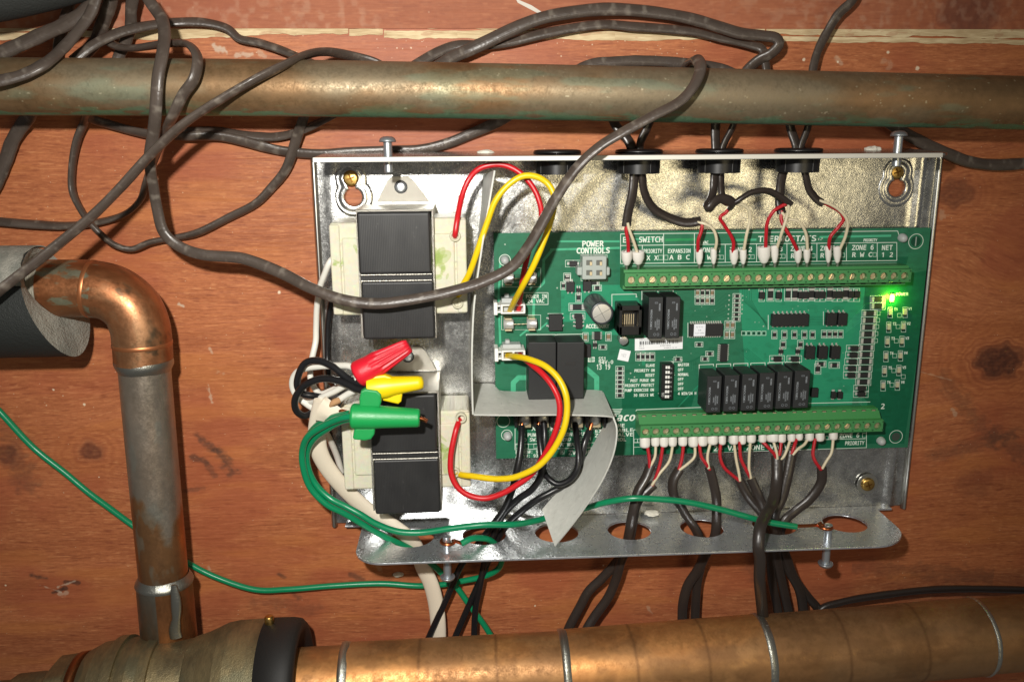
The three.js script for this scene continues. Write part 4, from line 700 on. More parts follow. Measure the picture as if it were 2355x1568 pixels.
// packages with gull-wing leads
function ic(name, px, py, w, h, n, vertical, z = 2) {
  const W = w * 0.2, H = h * 0.2, b = put(board, name, rboxM(+W.toFixed(1), +H.toFixed(1), z, 0.2), icBlack, on(px, py, z / 2 + 0.15));
  const L = []; for (let i = 0; i < n; i++) for (const s of [-1, 1]) { const t = (i + 0.5) / n - 0.5, q = Math.min(0.7, (vertical ? H : W) / n * 0.5); L.push(vertical ? new THREE.BoxGeometry(1.1, q, 0.35).translate(s * (W / 2 + 0.5), t * H * 0.96, -z / 2 + 0.1) : new THREE.BoxGeometry(q, 1.1, 0.35).translate(t * W * 0.96, s * (H / 2 + 0.5), -z / 2 + 0.1)); L.push(vertical ? new THREE.BoxGeometry(0.5, q, 0.9).translate(s * (W / 2 + 0.1), t * H * 0.96, -0.25) : new THREE.BoxGeometry(q, 0.5, 0.9).translate(t * W * 0.96, s * (H / 2 + 0.1), -0.25)); }
  const g = merge(L); g.scale(K, K, K); const m = sub(b, 'leads', g, smdEnd); m.userData.kind = 'stuff'; return b;
}
ic('driver_chip', 1816, 735, 90, 29, 8, false, 3); ic('optocoupler', 1911, 733, 24, 30, 2, false, 3); ic('optocoupler', 1936, 733, 22, 30, 2, false, 3);
for (const x of [1862, 1891, 1920]) ic('optocoupler', x, 809, 22, 31, 2, false, 3);
const mcu = ic('controller_chip', 1623, 758, 82, 30, 14, false, 2.2); ic('logic_chip', 1664, 811, 17, 44, 8, true, 1.8); ic('regulator_chip', 1373, 772, 14, 20, 4, true, 1.6); ic('bridge_chip', 1277, 741, 32, 39, 2, true, 3); ic('regulator_chip', 1331, 741, 16, 29, 3, true, 2); ic('transistor', 1311, 659, 19, 24, 2, false, 2); ic('transistor', 1350, 657, 20, 24, 2, false, 2); for (const [x, y] of [[1330, 667], [1368, 793], [1796, 808], [1835, 808]]) ic('transistor', x, y, 11, 9, 2, false, 1.2);
// stickers
const sticker = (px, py, w, h, rot, z, draw) => { const c = V(px, py, z); const g = new THREE.BoxGeometry(w, h, 0.12); g.rotateZ(rot).translate(c.x, c.y, z); const s = mat(hex(232, 234, 238), 0.5), f = mat(0xffffff, 0.5, 0, { map: canvasTex(512, Math.round(512 * h / w), draw) }); part(board, 'sticker', g, [s, s, s, s, f, s]); };
sticker(1515, 790, 23.5, 6.2, 0.02, BZ + 0.12, (c, w, h) => { c.fillStyle = '#eceef0'; c.fillRect(0, 0, w, h); c.fillStyle = '#33363a'; c.font = '17px monospace'; c.fillText('9300-2773', 46, 24); let q = 7; for (let x = 50; x < 470;) { q = (q * 1664525 + 1013904223) >>> 0; const k = 2 + (q >>> 28) * 0.6; c.fillRect(x, 34, k, 40); x += k + 3 + (q >>> 16 & 7); } c.fillText('REV B', 46, 94); c.fillText('134528', 40, 118); c.font = '24px monospace'; c.fillText('07021432', 270, 100); c.font = '15px monospace'; c.fillText('ASSEMBLED IN USA', 310, 122); });
sticker(1435, 817, 5.5, 5.4, -0.22, BZ + 0.12, (c, w, h) => { c.fillStyle = '#eceef0'; c.fillRect(0, 0, w, h); c.fillStyle = '#55585c'; c.font = '70px monospace'; c.save(); c.translate(w / 2, h / 2); c.rotate(-1.5); c.textAlign = 'center'; c.fillText('ICT', 0, -70); c.fillText('PASS', 0, 10); c.fillText('0110', 0, 90); c.restore(); });
{ const c = V(1609, 759, BZ + 2.45), g = new THREE.BoxGeometry(5.6, 5.9, 0.1).translate(c.x, c.y, BZ + 2.45), s = mat(hex(226, 228, 234), 0.5), f = mat(0xffffff, 0.5, 0, { map: canvasTex(256, 256, (x, w, h) => { x.fillStyle = '#e8eaf0'; x.fillRect(0, 0, w, h); x.fillStyle = '#50545c'; x.save(); x.translate(w / 2, h / 2); x.rotate(Math.PI); x.textAlign = 'center'; x.font = '38px monospace'; x.fillText('9300-2773', 0, -50); x.fillText('REV', 0, 10); x.fillText('10.5.09', 0, 80); x.restore(); }) }); part(board, 'sticker', g, [s, s, s, s, f, s]); }
// --- option switches
{ const sw = part(board, 'option_switch', pbox(1521, 837, 1548, 918, BZ, BZ + 5, 0.3), black); for (let i = 0; i < 7; i++) { const y = 845 + i * 11.2; part(sw, 'slider', pbox(1531 - i * 0.3, y - 3.2, 1535.5 - i * 0.3, y + 3.2, BZ + 4, BZ + 5.5, 0.15), nylonWhite); part(sw, 'slider', pbox(1536.3 - i * 0.3, y - 3.2, 1540.8 - i * 0.3, y + 3.2, BZ + 4, BZ + 5.3, 0.15), nylonWhite); }
  const f = mat(0xffffff, 0.4, 0, { map: canvasTex(64, 256, (c, w, h) => { c.fillStyle = '#18191a'; c.fillRect(0, 0, w, h); c.fillStyle = '#cfd2cc'; c.font = '22px sans-serif'; for (let i = 0; i < 7; i++) { c.save(); c.translate(54, 30 + i * 34); c.rotate(-Math.PI / 2); c.fillText(String(7 - i), -6, 4); c.restore(); } c.save(); c.translate(18, 240); c.rotate(-Math.PI / 2); c.fillText('ON', 0, 0); c.restore(); }) }); const a = V(1521.8, 877, BZ + 5.03), b = V(1547.2, 877, BZ + 5.03), t = V(1534, 838, BZ + 5.03).y, u = V(1534, 917, BZ + 5.03).y; part(sw, 'print', new THREE.PlaneGeometry(b.x - a.x, t - u).translate((a.x + b.x) / 2, (t + u) / 2, BZ + 5.03), f); }
// --- indicator lights
const ledBody = mat(hex(186, 180, 150), 0.4), ledLit = new THREE.MeshStandardMaterial({ color: 0x88ff22, emissive: new THREE.Color().setRGB(0.72, 1.0, 0.12), emissiveIntensity: 14, roughness: 0.3 });
for (let i = 0; i < 6; i++) for (const [x, y] of [[2047.7 - i * 3.25, 718.7 + i * 33.65], [2082 - i * 3.55, 718 + i * 33.4]]) { silk.push([x, y, 5.2, 12]); const b = put(board, 'indicator_light', boxM(1.5, 2.2, 0.9), ledBody, on(x, y, 0.5)); for (const s of [-1, 1]) sub(b, 'end_cap', boxM(1.6, 0.8, 0.5), s > 0 ? smdEnd : smdBody, 0, s * 1.5, -0.15); }
{ const c = on(2052, 685, 0.6); const b = put(board, 'power_light', boxM(1.7, 2.4, 1.0), ledLit, c); for (const s of [-1, 1]) sub(b, 'end_cap', boxM(1.8, 0.8, 0.6), smdEnd, 0, s * 1.6, -0.15); const pl = new THREE.PointLight(new THREE.Color().setRGB(0.55, 1, 0.05), 0.0009, 0.3, 2); pl.position.copy(c).add(vec(0, 0, 2.4)).multiplyScalar(K); pl.castShadow = true; pl.shadow.radius = 0.05; scene.add(pl); }
// --- nylon stand-offs
for (const [x, y] of [[1160.5, 598], [1167, 1004], [2079, 547], [2029, 1015]]) { const c = V(x, y, BZ + 2); part(board, 'stand_off', turned(vec(c.x, c.y, BZ + 0.02), vec(0.05, -0.18, 1), [[0, 2.1], [1.2, 2.1], [2.6, 1.7], [3.4, 0.9], [3.5, 0.01]], 24), nylonGrey); }
// --- line-voltage terminals under the barrier
{ const s = part(board, 'line_terminal_strip', merge([pbox(1182, 935, 1398, 976, BZ, 15, 0.4), ...[1183, 1227, 1267, 1305, 1347, 1388].map((x) => pbox(x, 938, x + 7, 984, BZ, 20, 0.3))]), black); for (const x of [1207, 1248, 1287, 1327, 1368]) { const c = V(x, 964, 16); part(s, 'screw', turned(vec(c.x, c.y, 14.8), vec(0, 0, 1), [[0, 3.0], [1.6, 2.9], [2.4, 1.8], [2.5, 0.01]], 22), solder); part(s, 'clamp_plate', rbox(c.x - 3, c.x + 3, c.y - 4.6, c.y + 2.5, 14.4, 15.3, 0.2), nickel); } }
// --- the board itself, with its print
const boardTex = canvasTex(2048, BCH, (c, w, h) => {
  c.fillStyle = '#2a6c50'; c.fillRect(0, 0, w, h);
  // copper pours and tracks under the green lacquer
  const poly = (pts, fill) => { c.fillStyle = fill; c.beginPath(); pts.forEach(([x, y], i) => { const q = bc(x, y); i ? c.lineTo(...q) : c.moveTo(...q); }); c.closePath(); c.fill(); };
  const track = (pts, wd, col) => { c.strokeStyle = col; c.lineWidth = wd * 2; c.lineJoin = 'round'; c.beginPath(); pts.forEach(([x, y], i) => { const q = bc(x, y); i ? c.lineTo(...q) : c.moveTo(...q); }); c.stroke(); };
  const lite = '#4bab84', mid = '#2a8a66', deep = '#125c40';
  poly([[1290, 655], [1440, 655], [1470, 690], [1470, 770], [1345, 770], [1325, 740], [1290, 740]], mid);
  poly([[1560, 600], [2090, 590], [2070, 660], [1600, 665]], deep); poly([[1700, 665], [1990, 660], [1960, 930], [1720, 935]], mid);
  poly([[1990, 650], [2140, 620], [2080, 1020], [1980, 1020]], deep); poly([[1430, 900], [1600, 900], [1590, 935], [1430, 940]], deep); poly([[1450, 990], [1990, 985], [1990, 1045], [1450, 1052]], deep);
  track([[1280, 555], [1425, 555]], 4, lite); track([[1265, 574], [1425, 570]], 5, lite); track([[1248, 600], [1270, 574]], 6, lite); track([[1250, 596], [1250, 650], [1228, 672], [1226, 740]], 6, lite);
  track([[1437, 550], [1520, 550]], 3, lite); track([[1530, 552], [1600, 550]], 6, '#2b8a55'); track([[1690, 552], [1740, 551]], 5, lite); track([[1885, 545], [2050, 542]], 5, lite);
  track([[1180, 905], [1180, 880], [1192, 868], [1214, 868]], 12, lite); track([[1345, 845], [1372, 868], [1372, 905]], 12, lite); track([[1345, 870], [1348, 905]], 6, lite); track([[1150, 600], [1146, 690], [1150, 790]], 5, lite); track([[1195, 772], [1210, 760], [1240, 758], [1258, 742]], 4, lite); track([[1296, 660], [1296, 720]], 8, mid);
  c.globalAlpha = 0.75;
  for (let i = 0; i < 7; i++) { track([[1565, 712 + i * 3.4], [1628 + i * 4, 712 + i * 3.4], [1668 + i * 2, 676 + i * 8], [1684, 676 + i * 8]], 1, deep); track([[1640 + i * 3, 776], [1640 + i * 3, 792 + i * 2], [1600 - i * 5, 830 + i], [1600 - i * 5, 850]], 0.9, deep); }
  for (let i = 0; i < 6; i++) { track([[1708 + i * 4, 665], [1708 + i * 4, 690], [1765, 742 + i * 2.5]], 1.1, deep); track([[1692 + i * 5, 800], [1735 + i * 6, 840], [1760 + i * 8, 842]], 1, deep); track([[1850, 728 + i * 4], [1905, 728 + i * 4]], 1, deep); track([[1945, 750 + i * 3], [1990, 700 + i * 6]], 0.9, lite); track([[1940, 905 + i * 4], [1975, 905 + i * 4], [1995, 925 + i * 3]], 1, lite); }
  track([[1560, 935], [1612, 880]], 3, mid); track([[1480, 800], [1480, 840]], 8, mid); track([[1590, 560], [1597, 640]], 3, deep);
  c.globalAlpha = 1;
  // faint mottling of the lacquer
  let q = 4; const r = () => { q = (q * 1664525 + 1013904223) >>> 0; return q / 4294967296; };
  for (let i = 0; i < 2600; i++) { c.fillStyle = r() > 0.5 ? 'rgba(70,160,120,0.05)' : 'rgba(0,40,25,0.06)'; c.beginPath(); c.ellipse(r() * w, r() * h, 3 + r() * 26, 2 + r() * 12, 0, 0, 7); c.fill(); }
  // vias
  const via = (x, y, s = 2.2) => { const k = bc(x, y); c.fillStyle = '#c9cdbf'; c.beginPath(); c.arc(k[0], k[1], s * 1.7, 0, 7); c.fill(); c.fillStyle = '#274f3d'; c.beginPath(); c.arc(k[0], k[1], s * 0.6, 0, 7); c.fill(); };
  for (let i = 0; i < 90; i++) via(1440 + r() * 540, 670 + r() * 250, 0.9 + r() * 0.5);
  for (const [x, y] of [[1161, 562], [1677, 679], [1677, 690], [1676, 701], [1676, 711], [1675, 722], [1675, 732], [1708, 680], [1708, 690], [1707, 701], [1707, 711], [1706, 721], [1723, 666], [1883, 549], [1891, 548], [1756, 750], [1568, 828], [1450, 858], [1459, 867], [1318, 600], [1281, 662], [1307, 664]]) via(x, y, 2);
  // silkscreen
  const ink = '#e2e6dc'; c.strokeStyle = ink; c.fillStyle = ink; c.lineJoin = 'miter';
  const line = (pts, wd = 1.5) => { c.strokeStyle = ink; c.lineWidth = wd * 2; c.beginPath(); pts.forEach(([x, y], i) => { const k = bc(x, y); i ? c.lineTo(...k) : c.moveTo(...k); }); c.stroke(); };
  const rect = (x0, y0, x1, y1, wd = 1.2) => line([[x0, y0], [x1, y0], [x1, y1], [x0, y1], [x0, y0]], wd);
  const text = (s, x, y, cap, wide, al = 'center', wt = '') => { const k = bc(x, y), px = cap * 2.05 / 0.72; c.fillStyle = ink; c.font = `${wt} ${px}px monospace`; c.textBaseline = 'alphabetic'; const m = c.measureText(s).width, sx = wide ? wide * 2.05 / m : 1; c.save(); c.translate(k[0], k[1] + cap * 1.02); c.scale(sx, 1); c.textAlign = al; c.fillText(s, 0, 0); c.strokeStyle = ink; c.lineWidth = cap > 7 ? cap * 0.12 : 1.3; c.strokeText(s, 0, 0); c.restore(); };
  line([[1427, 538], [2065, 531]]); line([[1427, 564.5], [1760, 560.5], [2063, 557.5]]); line([[1427, 606], [1760, 602], [2063, 599]]);
  line([[1427, 538], [1427, 606]]); line([[1526, 537], [1526, 605]]); line([[1597, 536], [1597, 604]]); line([[2065, 531], [2068, 541]]);
  for (const [x, a, b] of [[1477, 564, 605], [1668, 562, 603], [1740, 561, 602], [1810, 560, 602], [1879, 559, 601], [1947, 558.5, 600], [2018, 558, 599.5], [2063, 557.5, 599]]) line([[x, a], [x, b]]);
  line([[1432, 612], [1600, 611], [2063, 604]], 0.7);
  text('END SWITCH', 1478, 551, 12, 92); text('MAIN', 1452, 577, 9, 26); text('X X', 1452, 593, 10, 26); text('PRIORITY', 1501, 577, 9, 43); text('X X', 1500, 593, 10, 26); text('EXPANSION', 1562, 576.5, 9, 53); text('A B C', 1563, 592, 10, 47);
  text('24 VAC', 1616, 557, 5.5, 26); text('THERMOSTATS', 1811, 548.5, 13, 136); text('..', 1886, 548, 8, 10); text('PRIORITY', 2002, 552, 5.5, 32);
  [1633, 1704, 1775, 1844, 1912, 1985].forEach((x, i) => { const y = 575 - i * 1.2; text(`ZONE ${i + 1}`, x, y, 11, 52); text('R W C', x - 2, y + 17, 10, 48); rect(x + 23, y + 12, x + 31, y + 21, 0.9); });
  text('NET', 2041, 569, 11, 26); text('1 2', 2041, 586, 10, 29); rect(1514, 587, 1525, 597, 0.9); rect(1527, 587, 1536, 597, 0.9);
  text('POWER', 1363, 560.5, 12, 49, 'center', 'bold'); text('CONTROLS', 1364, 576, 12, 76, 'center', 'bold');
  rect(1200, 673, 1260, 700, 1.3); text('POWER IN', 1233, 681.5, 8, 48); text('24 VAC', 1232, 692.5, 8, 39);
  text('ACCESSORY', 1347, 750, 9, 54, 'left', 'bold'); text('SS1', 1376, 825, 8, 18, 'left'); text('94V-0', 1376, 833, 8, 35, 'left'); text('13 19', 1371, 844, 12, 33, 'left');
  { const k = bc(1352, 821); c.fillStyle = ink; c.fillRect(k[0], k[1], 15, 24); c.fillRect(k[0] + 17, k[1], 15, 24); c.fillStyle = '#1d7752'; c.fillRect(k[0] + 5, k[1] + 5, 10, 4); c.fillRect(k[0] + 17, k[1] + 5, 11, 4); c.fillRect(k[0] + 5, k[1] + 15, 10, 4); c.fillRect(k[0] + 17, k[1] + 15, 11, 4); c.fillRect(k[0] - 1, k[1] + 11, 34, 2); }
  ['SLAVE', 'PRIORITY ON', 'RESET', 'POST PURGE ON', 'PRIORITY PROTECT', 'PUMP EXERCISE ON', '30 SEC/2 WK'].forEach((s, i) => text(s, 1506 - i * 0.4, 840 + i * 11.25, 6.6, s.length * 4.35, 'right'));
  ['MASTER', 'OFF', 'NORMAL', 'OFF', 'OFF', 'OFF', '4 MIN/24 H'].forEach((s, i) => text(s, 1559, 839 + i * 11, 6.6, s.length * 4.4, 'left'));
  { const k = bc(1460, 966); c.fillStyle = ink; c.font = 'italic bold 56px sans-serif'; c.textAlign = 'right'; c.fillText('taco', k[0], k[1] + 3); for (let i = 0; i < 4; i++) { const a = bc(1405 + i * 1.2, 940 + i * 3.4), b = bc(1431 - i * 1.6, 940 + i * 3.4); c.strokeStyle = ink; c.lineWidth = 3.2; c.beginPath(); c.moveTo(a[0] - 20, a[1]); c.quadraticCurveTo((a[0] + b[0]) / 2, a[1] + 6, b[0], b[1]); c.stroke(); } }
  [['6 ZONE', 979, 52], ['EXPANDABLE', 989.5, 92], ['ZONE VALVE', 1000, 92], ['CONTROL', 1011, 60]].forEach(([s, y, wd]) => text(s, 1412, y, 8.5, wd));
  line([[1462, 945], [1464, 942], [1625, 936]]); line([[1860, 927], [2002, 924]]); line([[1465, 988], [1457, 988], [1457, 1047], [1760, 1037], [1993, 1029], [1993, 985]]); line([[1457, 1017.5], [1760, 1013], [1991, 1008.5]]); line([[1457, 1028], [1500, 1027]], 1);
  for (let i = 0; i < 6; i++) { const x = 1500 + i * 91; text(`ZONE ${i + 1}`, x - 1, 1009.5 - i * 1.7, 11, 50); if (i < 5) for (const dx of [-38, -30, 30, 38]) rect(x + dx - 3.6, 1016 - i * 1.7 - 7, x + dx + 3.6, 1016 - i * 1.7 + 1, 0.9); }
  text('24 VAC ZONE VALVES', 1738, 1028.5, 12.5, 206); text('PRIORITY', 1966, 1018.5, 9.5, 48); text('2', 2031, 934, 13); rect(1930, 1000, 1939, 1009, 1); rect(1984, 996, 1993, 1006, 1);
  // line-voltage corner
  line([[1184, 985], [1184, 1034], [1400, 1028]]); line([[1184, 1022], [1400, 1017]], 1.1); line([[1263, 980], [1263, 1020]]);
  text('X  X', 1212, 985, 11, 40); text('N/O', 1280, 985, 11, 30); text('COM', 1323, 984, 11, 32); text('N/C', 1368, 983, 11, 32); text('PUMP', 1226, 1000, 8.5, 28); text('END SWITCH', 1224, 1011, 8, 68); text('ZONE PUMP', 1326, 998, 8.5, 62); text('END SWITCH', 1326, 1009.5, 8, 68); text('6 A MAX', 1300, 1022.5, 7.5, 60);
  for (const x of [1190, 1211, 1231, 1251, 1350]) rect(x - 4, 1020, x + 4, 1030, 0.9);
  text('BOARD#: 933', 1185, 1040, 7.5, 66, 'left'); text('ASSY#: 933', 1185, 1049, 7.5, 60, 'left'); rect(1288, 1034, 1297, 1044, 0.9); text('A', 1292.5, 1039, 6.5); text('ZVC406', 1333, 1040, 11, 54);
  for (const [x, y, rr2] of [[1160.5, 598, 12.5], [1165, 1000, 12.5], [1157, 968, 15], [2107, 555, 17], [2061, 1004, 16]]) { const k = bc(x, y); c.strokeStyle = ink; c.lineWidth = 3; c.beginPath(); c.arc(k[0], k[1], rr2 * 2.05, 0, 7); c.stroke(); }
  { const k = bc(2107, 555); c.fillStyle = '#0f4634'; c.beginPath(); c.arc(k[0], k[1], 24, 0, 7); c.fill(); c.fillStyle = '#9aa09a'; c.fillRect(k[0] - 3, k[1] - 22, 6, 44); const j = bc(2061, 1004); c.fillStyle = '#3f4a42'; c.beginPath(); c.arc(j[0], j[1], 22, 0, 7); c.fill(); }
  // outlines round the parts
  for (const [x, y, w2, h2] of silk) rect(x - w2, y - h2, x + w2, y + h2, 1.0);
  rect(1155, 616, 1243, 648 + 12, 1); rect(1153, 724, 1243, 758, 1); rect(1336, 586, 1396, 646, 1); line([[1407, 705], [1407, 677], [1463, 676], [1463, 684]]); line([[1476, 690], [1476, 668.5], [1510, 668]]); line([[1513, 672], [1513, 667.5], [1548, 667], [1548, 672]]); line([[1210, 905], [1210, 769], [1277, 769], [1277, 776]]); line([[1280, 800], [1280, 769], [1340, 768]]);
  for (let i = 0; i < 6; i++) line([[1608 + i * 39.6, 853 - i * 0.7], [1608 + i * 39.6, 838.5 - i * 1.2], [1641 + i * 39.6, 837.5 - i * 1.2], [1641 + i * 39.6, 842]]); line([[1608, 838], [1606, 928]]);
  line([[1582, 742], [1582, 776]]); rect(1259, 721, 1295, 721.4, 1); line([[1519, 838], [1519, 832], [1548, 831], [1548, 836]]); line([[1767, 758], [1767, 724]]); line([[1894, 748], [1894, 716]]);
  for (let i = 0; i < 5; i++) { rect(1705.5 + i * 11.7, 761.5, 1715 + i * 11.7, 771, 1); const k = bc(1710.3 + i * 11.7, 766.2); c.fillStyle = '#173f30'; c.fillRect(k[0] - 6, k[1] - 6, 12, 12); }
  for (const [x, y] of [[2069, 725], [2066, 751], [2062, 784], [2058, 818], [2056, 852], [2052, 885], [2020, 720], [2019, 736], [2017, 751], [2015, 767], [2014, 783], [2078, 866]]) rect(x - 4.5, y - 4.5, x + 4.5, y + 4.5, 0.9);
  text('POWER', 2075, 676, 6.5, 30); for (let i = 0; i < 6; i++) { text(`T${i + 1}`, 2061 - i * 3.3, 711 + i * 33.6, 6.5, 9); text(`V${i + 1}`, 2094 - i * 3.4, 710 + i * 33.7, 6.5, 9); }
});
boardTex.anisotropy = 8;
{
  const g = new THREE.BoxGeometry(BX1 - BX0, BYT - BYB, 1.6).translate((BX0 + BX1) / 2, (BYT + BYB) / 2, BZ - 0.8);
  const edge = mat(hex(40, 110, 70), 0.5), face = mat(0xffffff, 0.34, 0, { map: boardTex, bumpMap: again(grainTex, 30, 16), bumpScale: 0.000015, specularIntensity: 0.55 });
  part(board, 'substrate', g, [edge, edge, edge, edge, face, edge]);
}

// ------------------------------------------------------------ brown thermostat cables
const CAB = { r: 1.85, a: 1.3, b: 0.8, groove: 0.2, radial: 20 };
function cable(label, pts, o = {}, m = jacket, group = 'brown cables around the pipes') { const p = path(pts), t = thing(o.name || 'thermostat_cable', label, o.cat || 'cable', p[0], group); const ph = p[0].x * 0.7 + p[1].y; part(t, 'jacket', sweep(p, { ...CAB, taper: (s) => 1 + 0.03 * Math.sin(s * 23 + ph) + 0.02 * Math.sin(s * 57 + 2 * ph), ...o }), m); return t; }
cable('long brown cable hanging in a loop across the front of the transformers', [[333, -14, 33], [345, 6, 34], [358, 24, 36], [371, 44, 40], [377, 80, 46], [371, 130, 54], [362, 176, 57], [358, 230, 57], [355, 276, 55], [349, 320, 51], [343, 362, 47], [345, 395, 43], [350, 420, 40], [360, 480, 37], [376, 535, 36], [410, 566, 36], [462, 585, 37], [550, 593, 38], [588, 604, 39], [651, 630, 42], [713, 662, 46], [788, 689, 49], [863, 698, 50], [938, 690, 50], [1038, 670, 50], [1113, 647, 51], [1177, 613, 52], [1215, 566, 53], [1252, 502, 54], [1277, 457, 55], [1327, 385, 57], [1377, 338, 58], [1427, 307, 59], [1502, 266, 60], [1565, 232, 60], [1597, 195, 59], [1611, 158, 55], [1603, 137, 47], [1590, 140, 36], [1575, 152, 26], [1560, 175, 16]], { roll: 0.2, turn: 0.35 });
cable('brown cable slanting down from the upper pipe to the left edge', [[900, 165, 15], [860, 143, 15], [813, 130, 17], [751, 119, 27], [701, 127, 40], [651, 150, 52], [588, 181, 57], [512, 225, 58], [425, 282, 58], [350, 350, 57], [275, 432, 57], [212, 495, 58], [150, 547, 60], [87, 598, 63], [25, 646, 66], [-40, 697, 70]], { roll: 0.9, turn: -0.3 });
cable('brown cable kinked over the upper pipe and running to the left edge below it', [[250, 98, 16], [268, 107, 18], [300, 111, 22], [350, 105, 30], [400, 99, 40], [437, 106, 50], [453, 134, 55], [445, 180, 58], [420, 217, 57], [400, 258, 55], [382, 296, 46], [366, 335, 34], [348, 380, 18], [335, 418, 9], [321, 460, 5], [287, 491, 4], [225, 511, 4], [150, 519, 4], [75, 516, 4], [-30, 507, 5]], { roll: 1.2, turn: 0.9 });
cable('brown cable arching over the pale seam left of centre', [[165, 140, 26], [200, 112, 24], [250, 84, 20], [300, 67, 16], [350, 57, 12], [400, 51, 9], [470, 52, 7], [522, 66, 6], [548, 88, 6], [590, 97, 6], [638, 112, 7], [690, 133, 9], [740, 155, 12]], { roll: 0.3, turn: 0.5 });
cable('brown cable passing in front of the upper pipe at the left edge', [[-30, 190, 60], [0, 185, 59], [50, 172, 57], [100, 147, 54], [137, 117, 46], [175, 75, 40], [207, 30, 36], [224, -15, 34]], { roll: 0.5, turn: 0.5, r: 1.9 });
cable('greyish brown cable rising from the left edge to the bundle', [[-30, 134, 34], [0, 122, 34], [50, 100, 33], [112, 72, 32], [150, 55, 32], [187, 30, 32], [220, -5, 32]], { roll: 0.2, turn: 0.3, r: 2.3 });
cable('dark brown cable dropping behind the bundle at the top left', [[160, -15, 18], [156, 15, 17], [149, 42, 14], [138, 85, 9], [128, 130, 8], [115, 165, 8]], { roll: 0.8 });
cable('dark brown cable dropping right of the bundle at the top left', [[306, -15, 20], [300, 20, 17], [299, 60, 12], [288, 95, 9], [270, 135, 8], [262, 165, 8]], { roll: 0.2 });
cable('short brown cable crossing the knot of the top left bundle', [[258, -15, 14], [246, 25, 13], [232, 60, 11], [222, 90, 9], [190, 128, 8], [170, 155, 9]], { roll: 0.7, r: 2.2 });
cable('brown cable emerging below the pipe at the far left', [[84, 230, 20], [64, 268, 11], [46, 292, 8], [26, 326, 6], [8, 378, 5], [-25, 450, 5]], { roll: 0.1, r: 2.3 });
cable('brown cable twisting across the wall left of the plate', [[205, 245, 20], [192, 282, 9], [176, 320, 7], [164, 385, 6], [165, 440, 6], [185, 484, 9], [205, 512, 11], [230, 538, 11], [262, 563, 9], [300, 573, 7], [345, 557, 6], [400, 547, 5], [450, 536, 5], [525, 500, 4], [588, 467, 4], [621, 434, 4], [656, 390, 5], [683, 312, 8], [697, 270, 12], [705, 240, 14]], { roll: 1.5, turn: 0.75 });
cable('brown cable sagging under the upper pipe onto the plate top', [[190, 248, 18], [210, 273, 10], [250, 286, 7], [300, 300, 6], [340, 308, 7], [425, 313, 9], [500, 313, 7], [560, 325, 6], [600, 336, 6], [650, 347, 5], [726, 354, 5], [813, 350, 4.5], [888, 347, 4], [963, 344, 4], [1026, 330, 4], [1088, 305, 5], [1138, 283, 8], [1185, 258, 14]], { roll: 0.2, turn: 0.35 });
cable('short brown cable rising behind the upper pipe left of the plate', [[380, 303, 5.5], [430, 303, 4.5], [500, 303, 4], [560, 311, 4], [626, 315, 4], [676, 306, 5], [722, 287, 8], [770, 262, 12]], { roll: 0.5, turn: 0.6 });
cable('lower of the two brown cables arching above the upper pipe', [[930, 165, 12], [968, 142, 10], [1013, 117, 8], [1051, 105, 7], [1113, 104, 7], [1177, 95, 6], [1252, 77, 6], [1327, 63, 6], [1390, 56, 6], [1452, 61, 6], [1527, 66, 6], [1602, 74, 7], [1652, 86, 8], [1727, 103, 10], [1752, 112, 11], [1758, 130, 12], [1764, 165, 13]], { roll: 0.3, turn: 0.25 });
cable('upper of the two brown cables arching above the upper pipe', [[1000, 158, 15], [1040, 132, 13], [1075, 116, 12], [1108, 101, 12], [1177, 68, 12], [1240, 43, 12], [1302, 30, 12], [1390, 21, 12], [1477, 25, 12], [1577, 40, 13], [1652, 61, 14], [1702, 76, 15], [1755, 82, 16], [1786, 88, 17], [1792, 102, 17], [1775, 122, 16], [1745, 138, 14], [1722, 158, 13], [1705, 180, 13]], { roll: 0.1, turn: 0.3, r: 2.2 });
cable('thin brown cable lying along the top of the upper pipe', [[1320, 165, 18], [1362, 147, 17], [1427, 141, 17], [1502, 140, 17], [1577, 146, 17], [1650, 156, 17], [1690, 170, 18]], { roll: 0.2, r: 1.8 });
cable('brown cable coming down from the top edge at the right', [[1972, -20, 12], [1958, 4, 12], [1928, 33, 11], [1905, 70, 10], [1883, 113, 10], [1871, 155, 11], [1866, 190, 12]], { roll: 0.4, turn: 0.3 });
cable('brown cable leaving below the upper pipe to the right edge', [[2020, 262, 14], [2060, 292, 10], [2088, 310, 8], [2128, 330, 7], [2178, 352, 6], [2228, 371, 5], [2290, 379, 5], [2380, 374, 5]], { roll: 0.2, turn: 0.3, r: 2.2 });
cable('dark cable curving in from the right edge above the large pipe', [[1870, 1425, 14], [1893, 1398, 14], [1930, 1386, 14], [1965, 1378, 14], [2040, 1367, 14], [2140, 1356, 14], [2240, 1354, 14], [2400, 1358, 14]], { roll: 0.2, r: 1.8, a: 1.05, b: 1, groove: 0 }, darkJacket);

// ------------------------------------------------------------ cables that end in the terminal blocks
const pinM = mat(hex(188, 186, 176), 0.35, 0.9);
function lead(t, name, pts, m, r = 0.78) { return part(t, name, sweep(path(pts), { r, radial: 10, step: 0.8 }), m); }
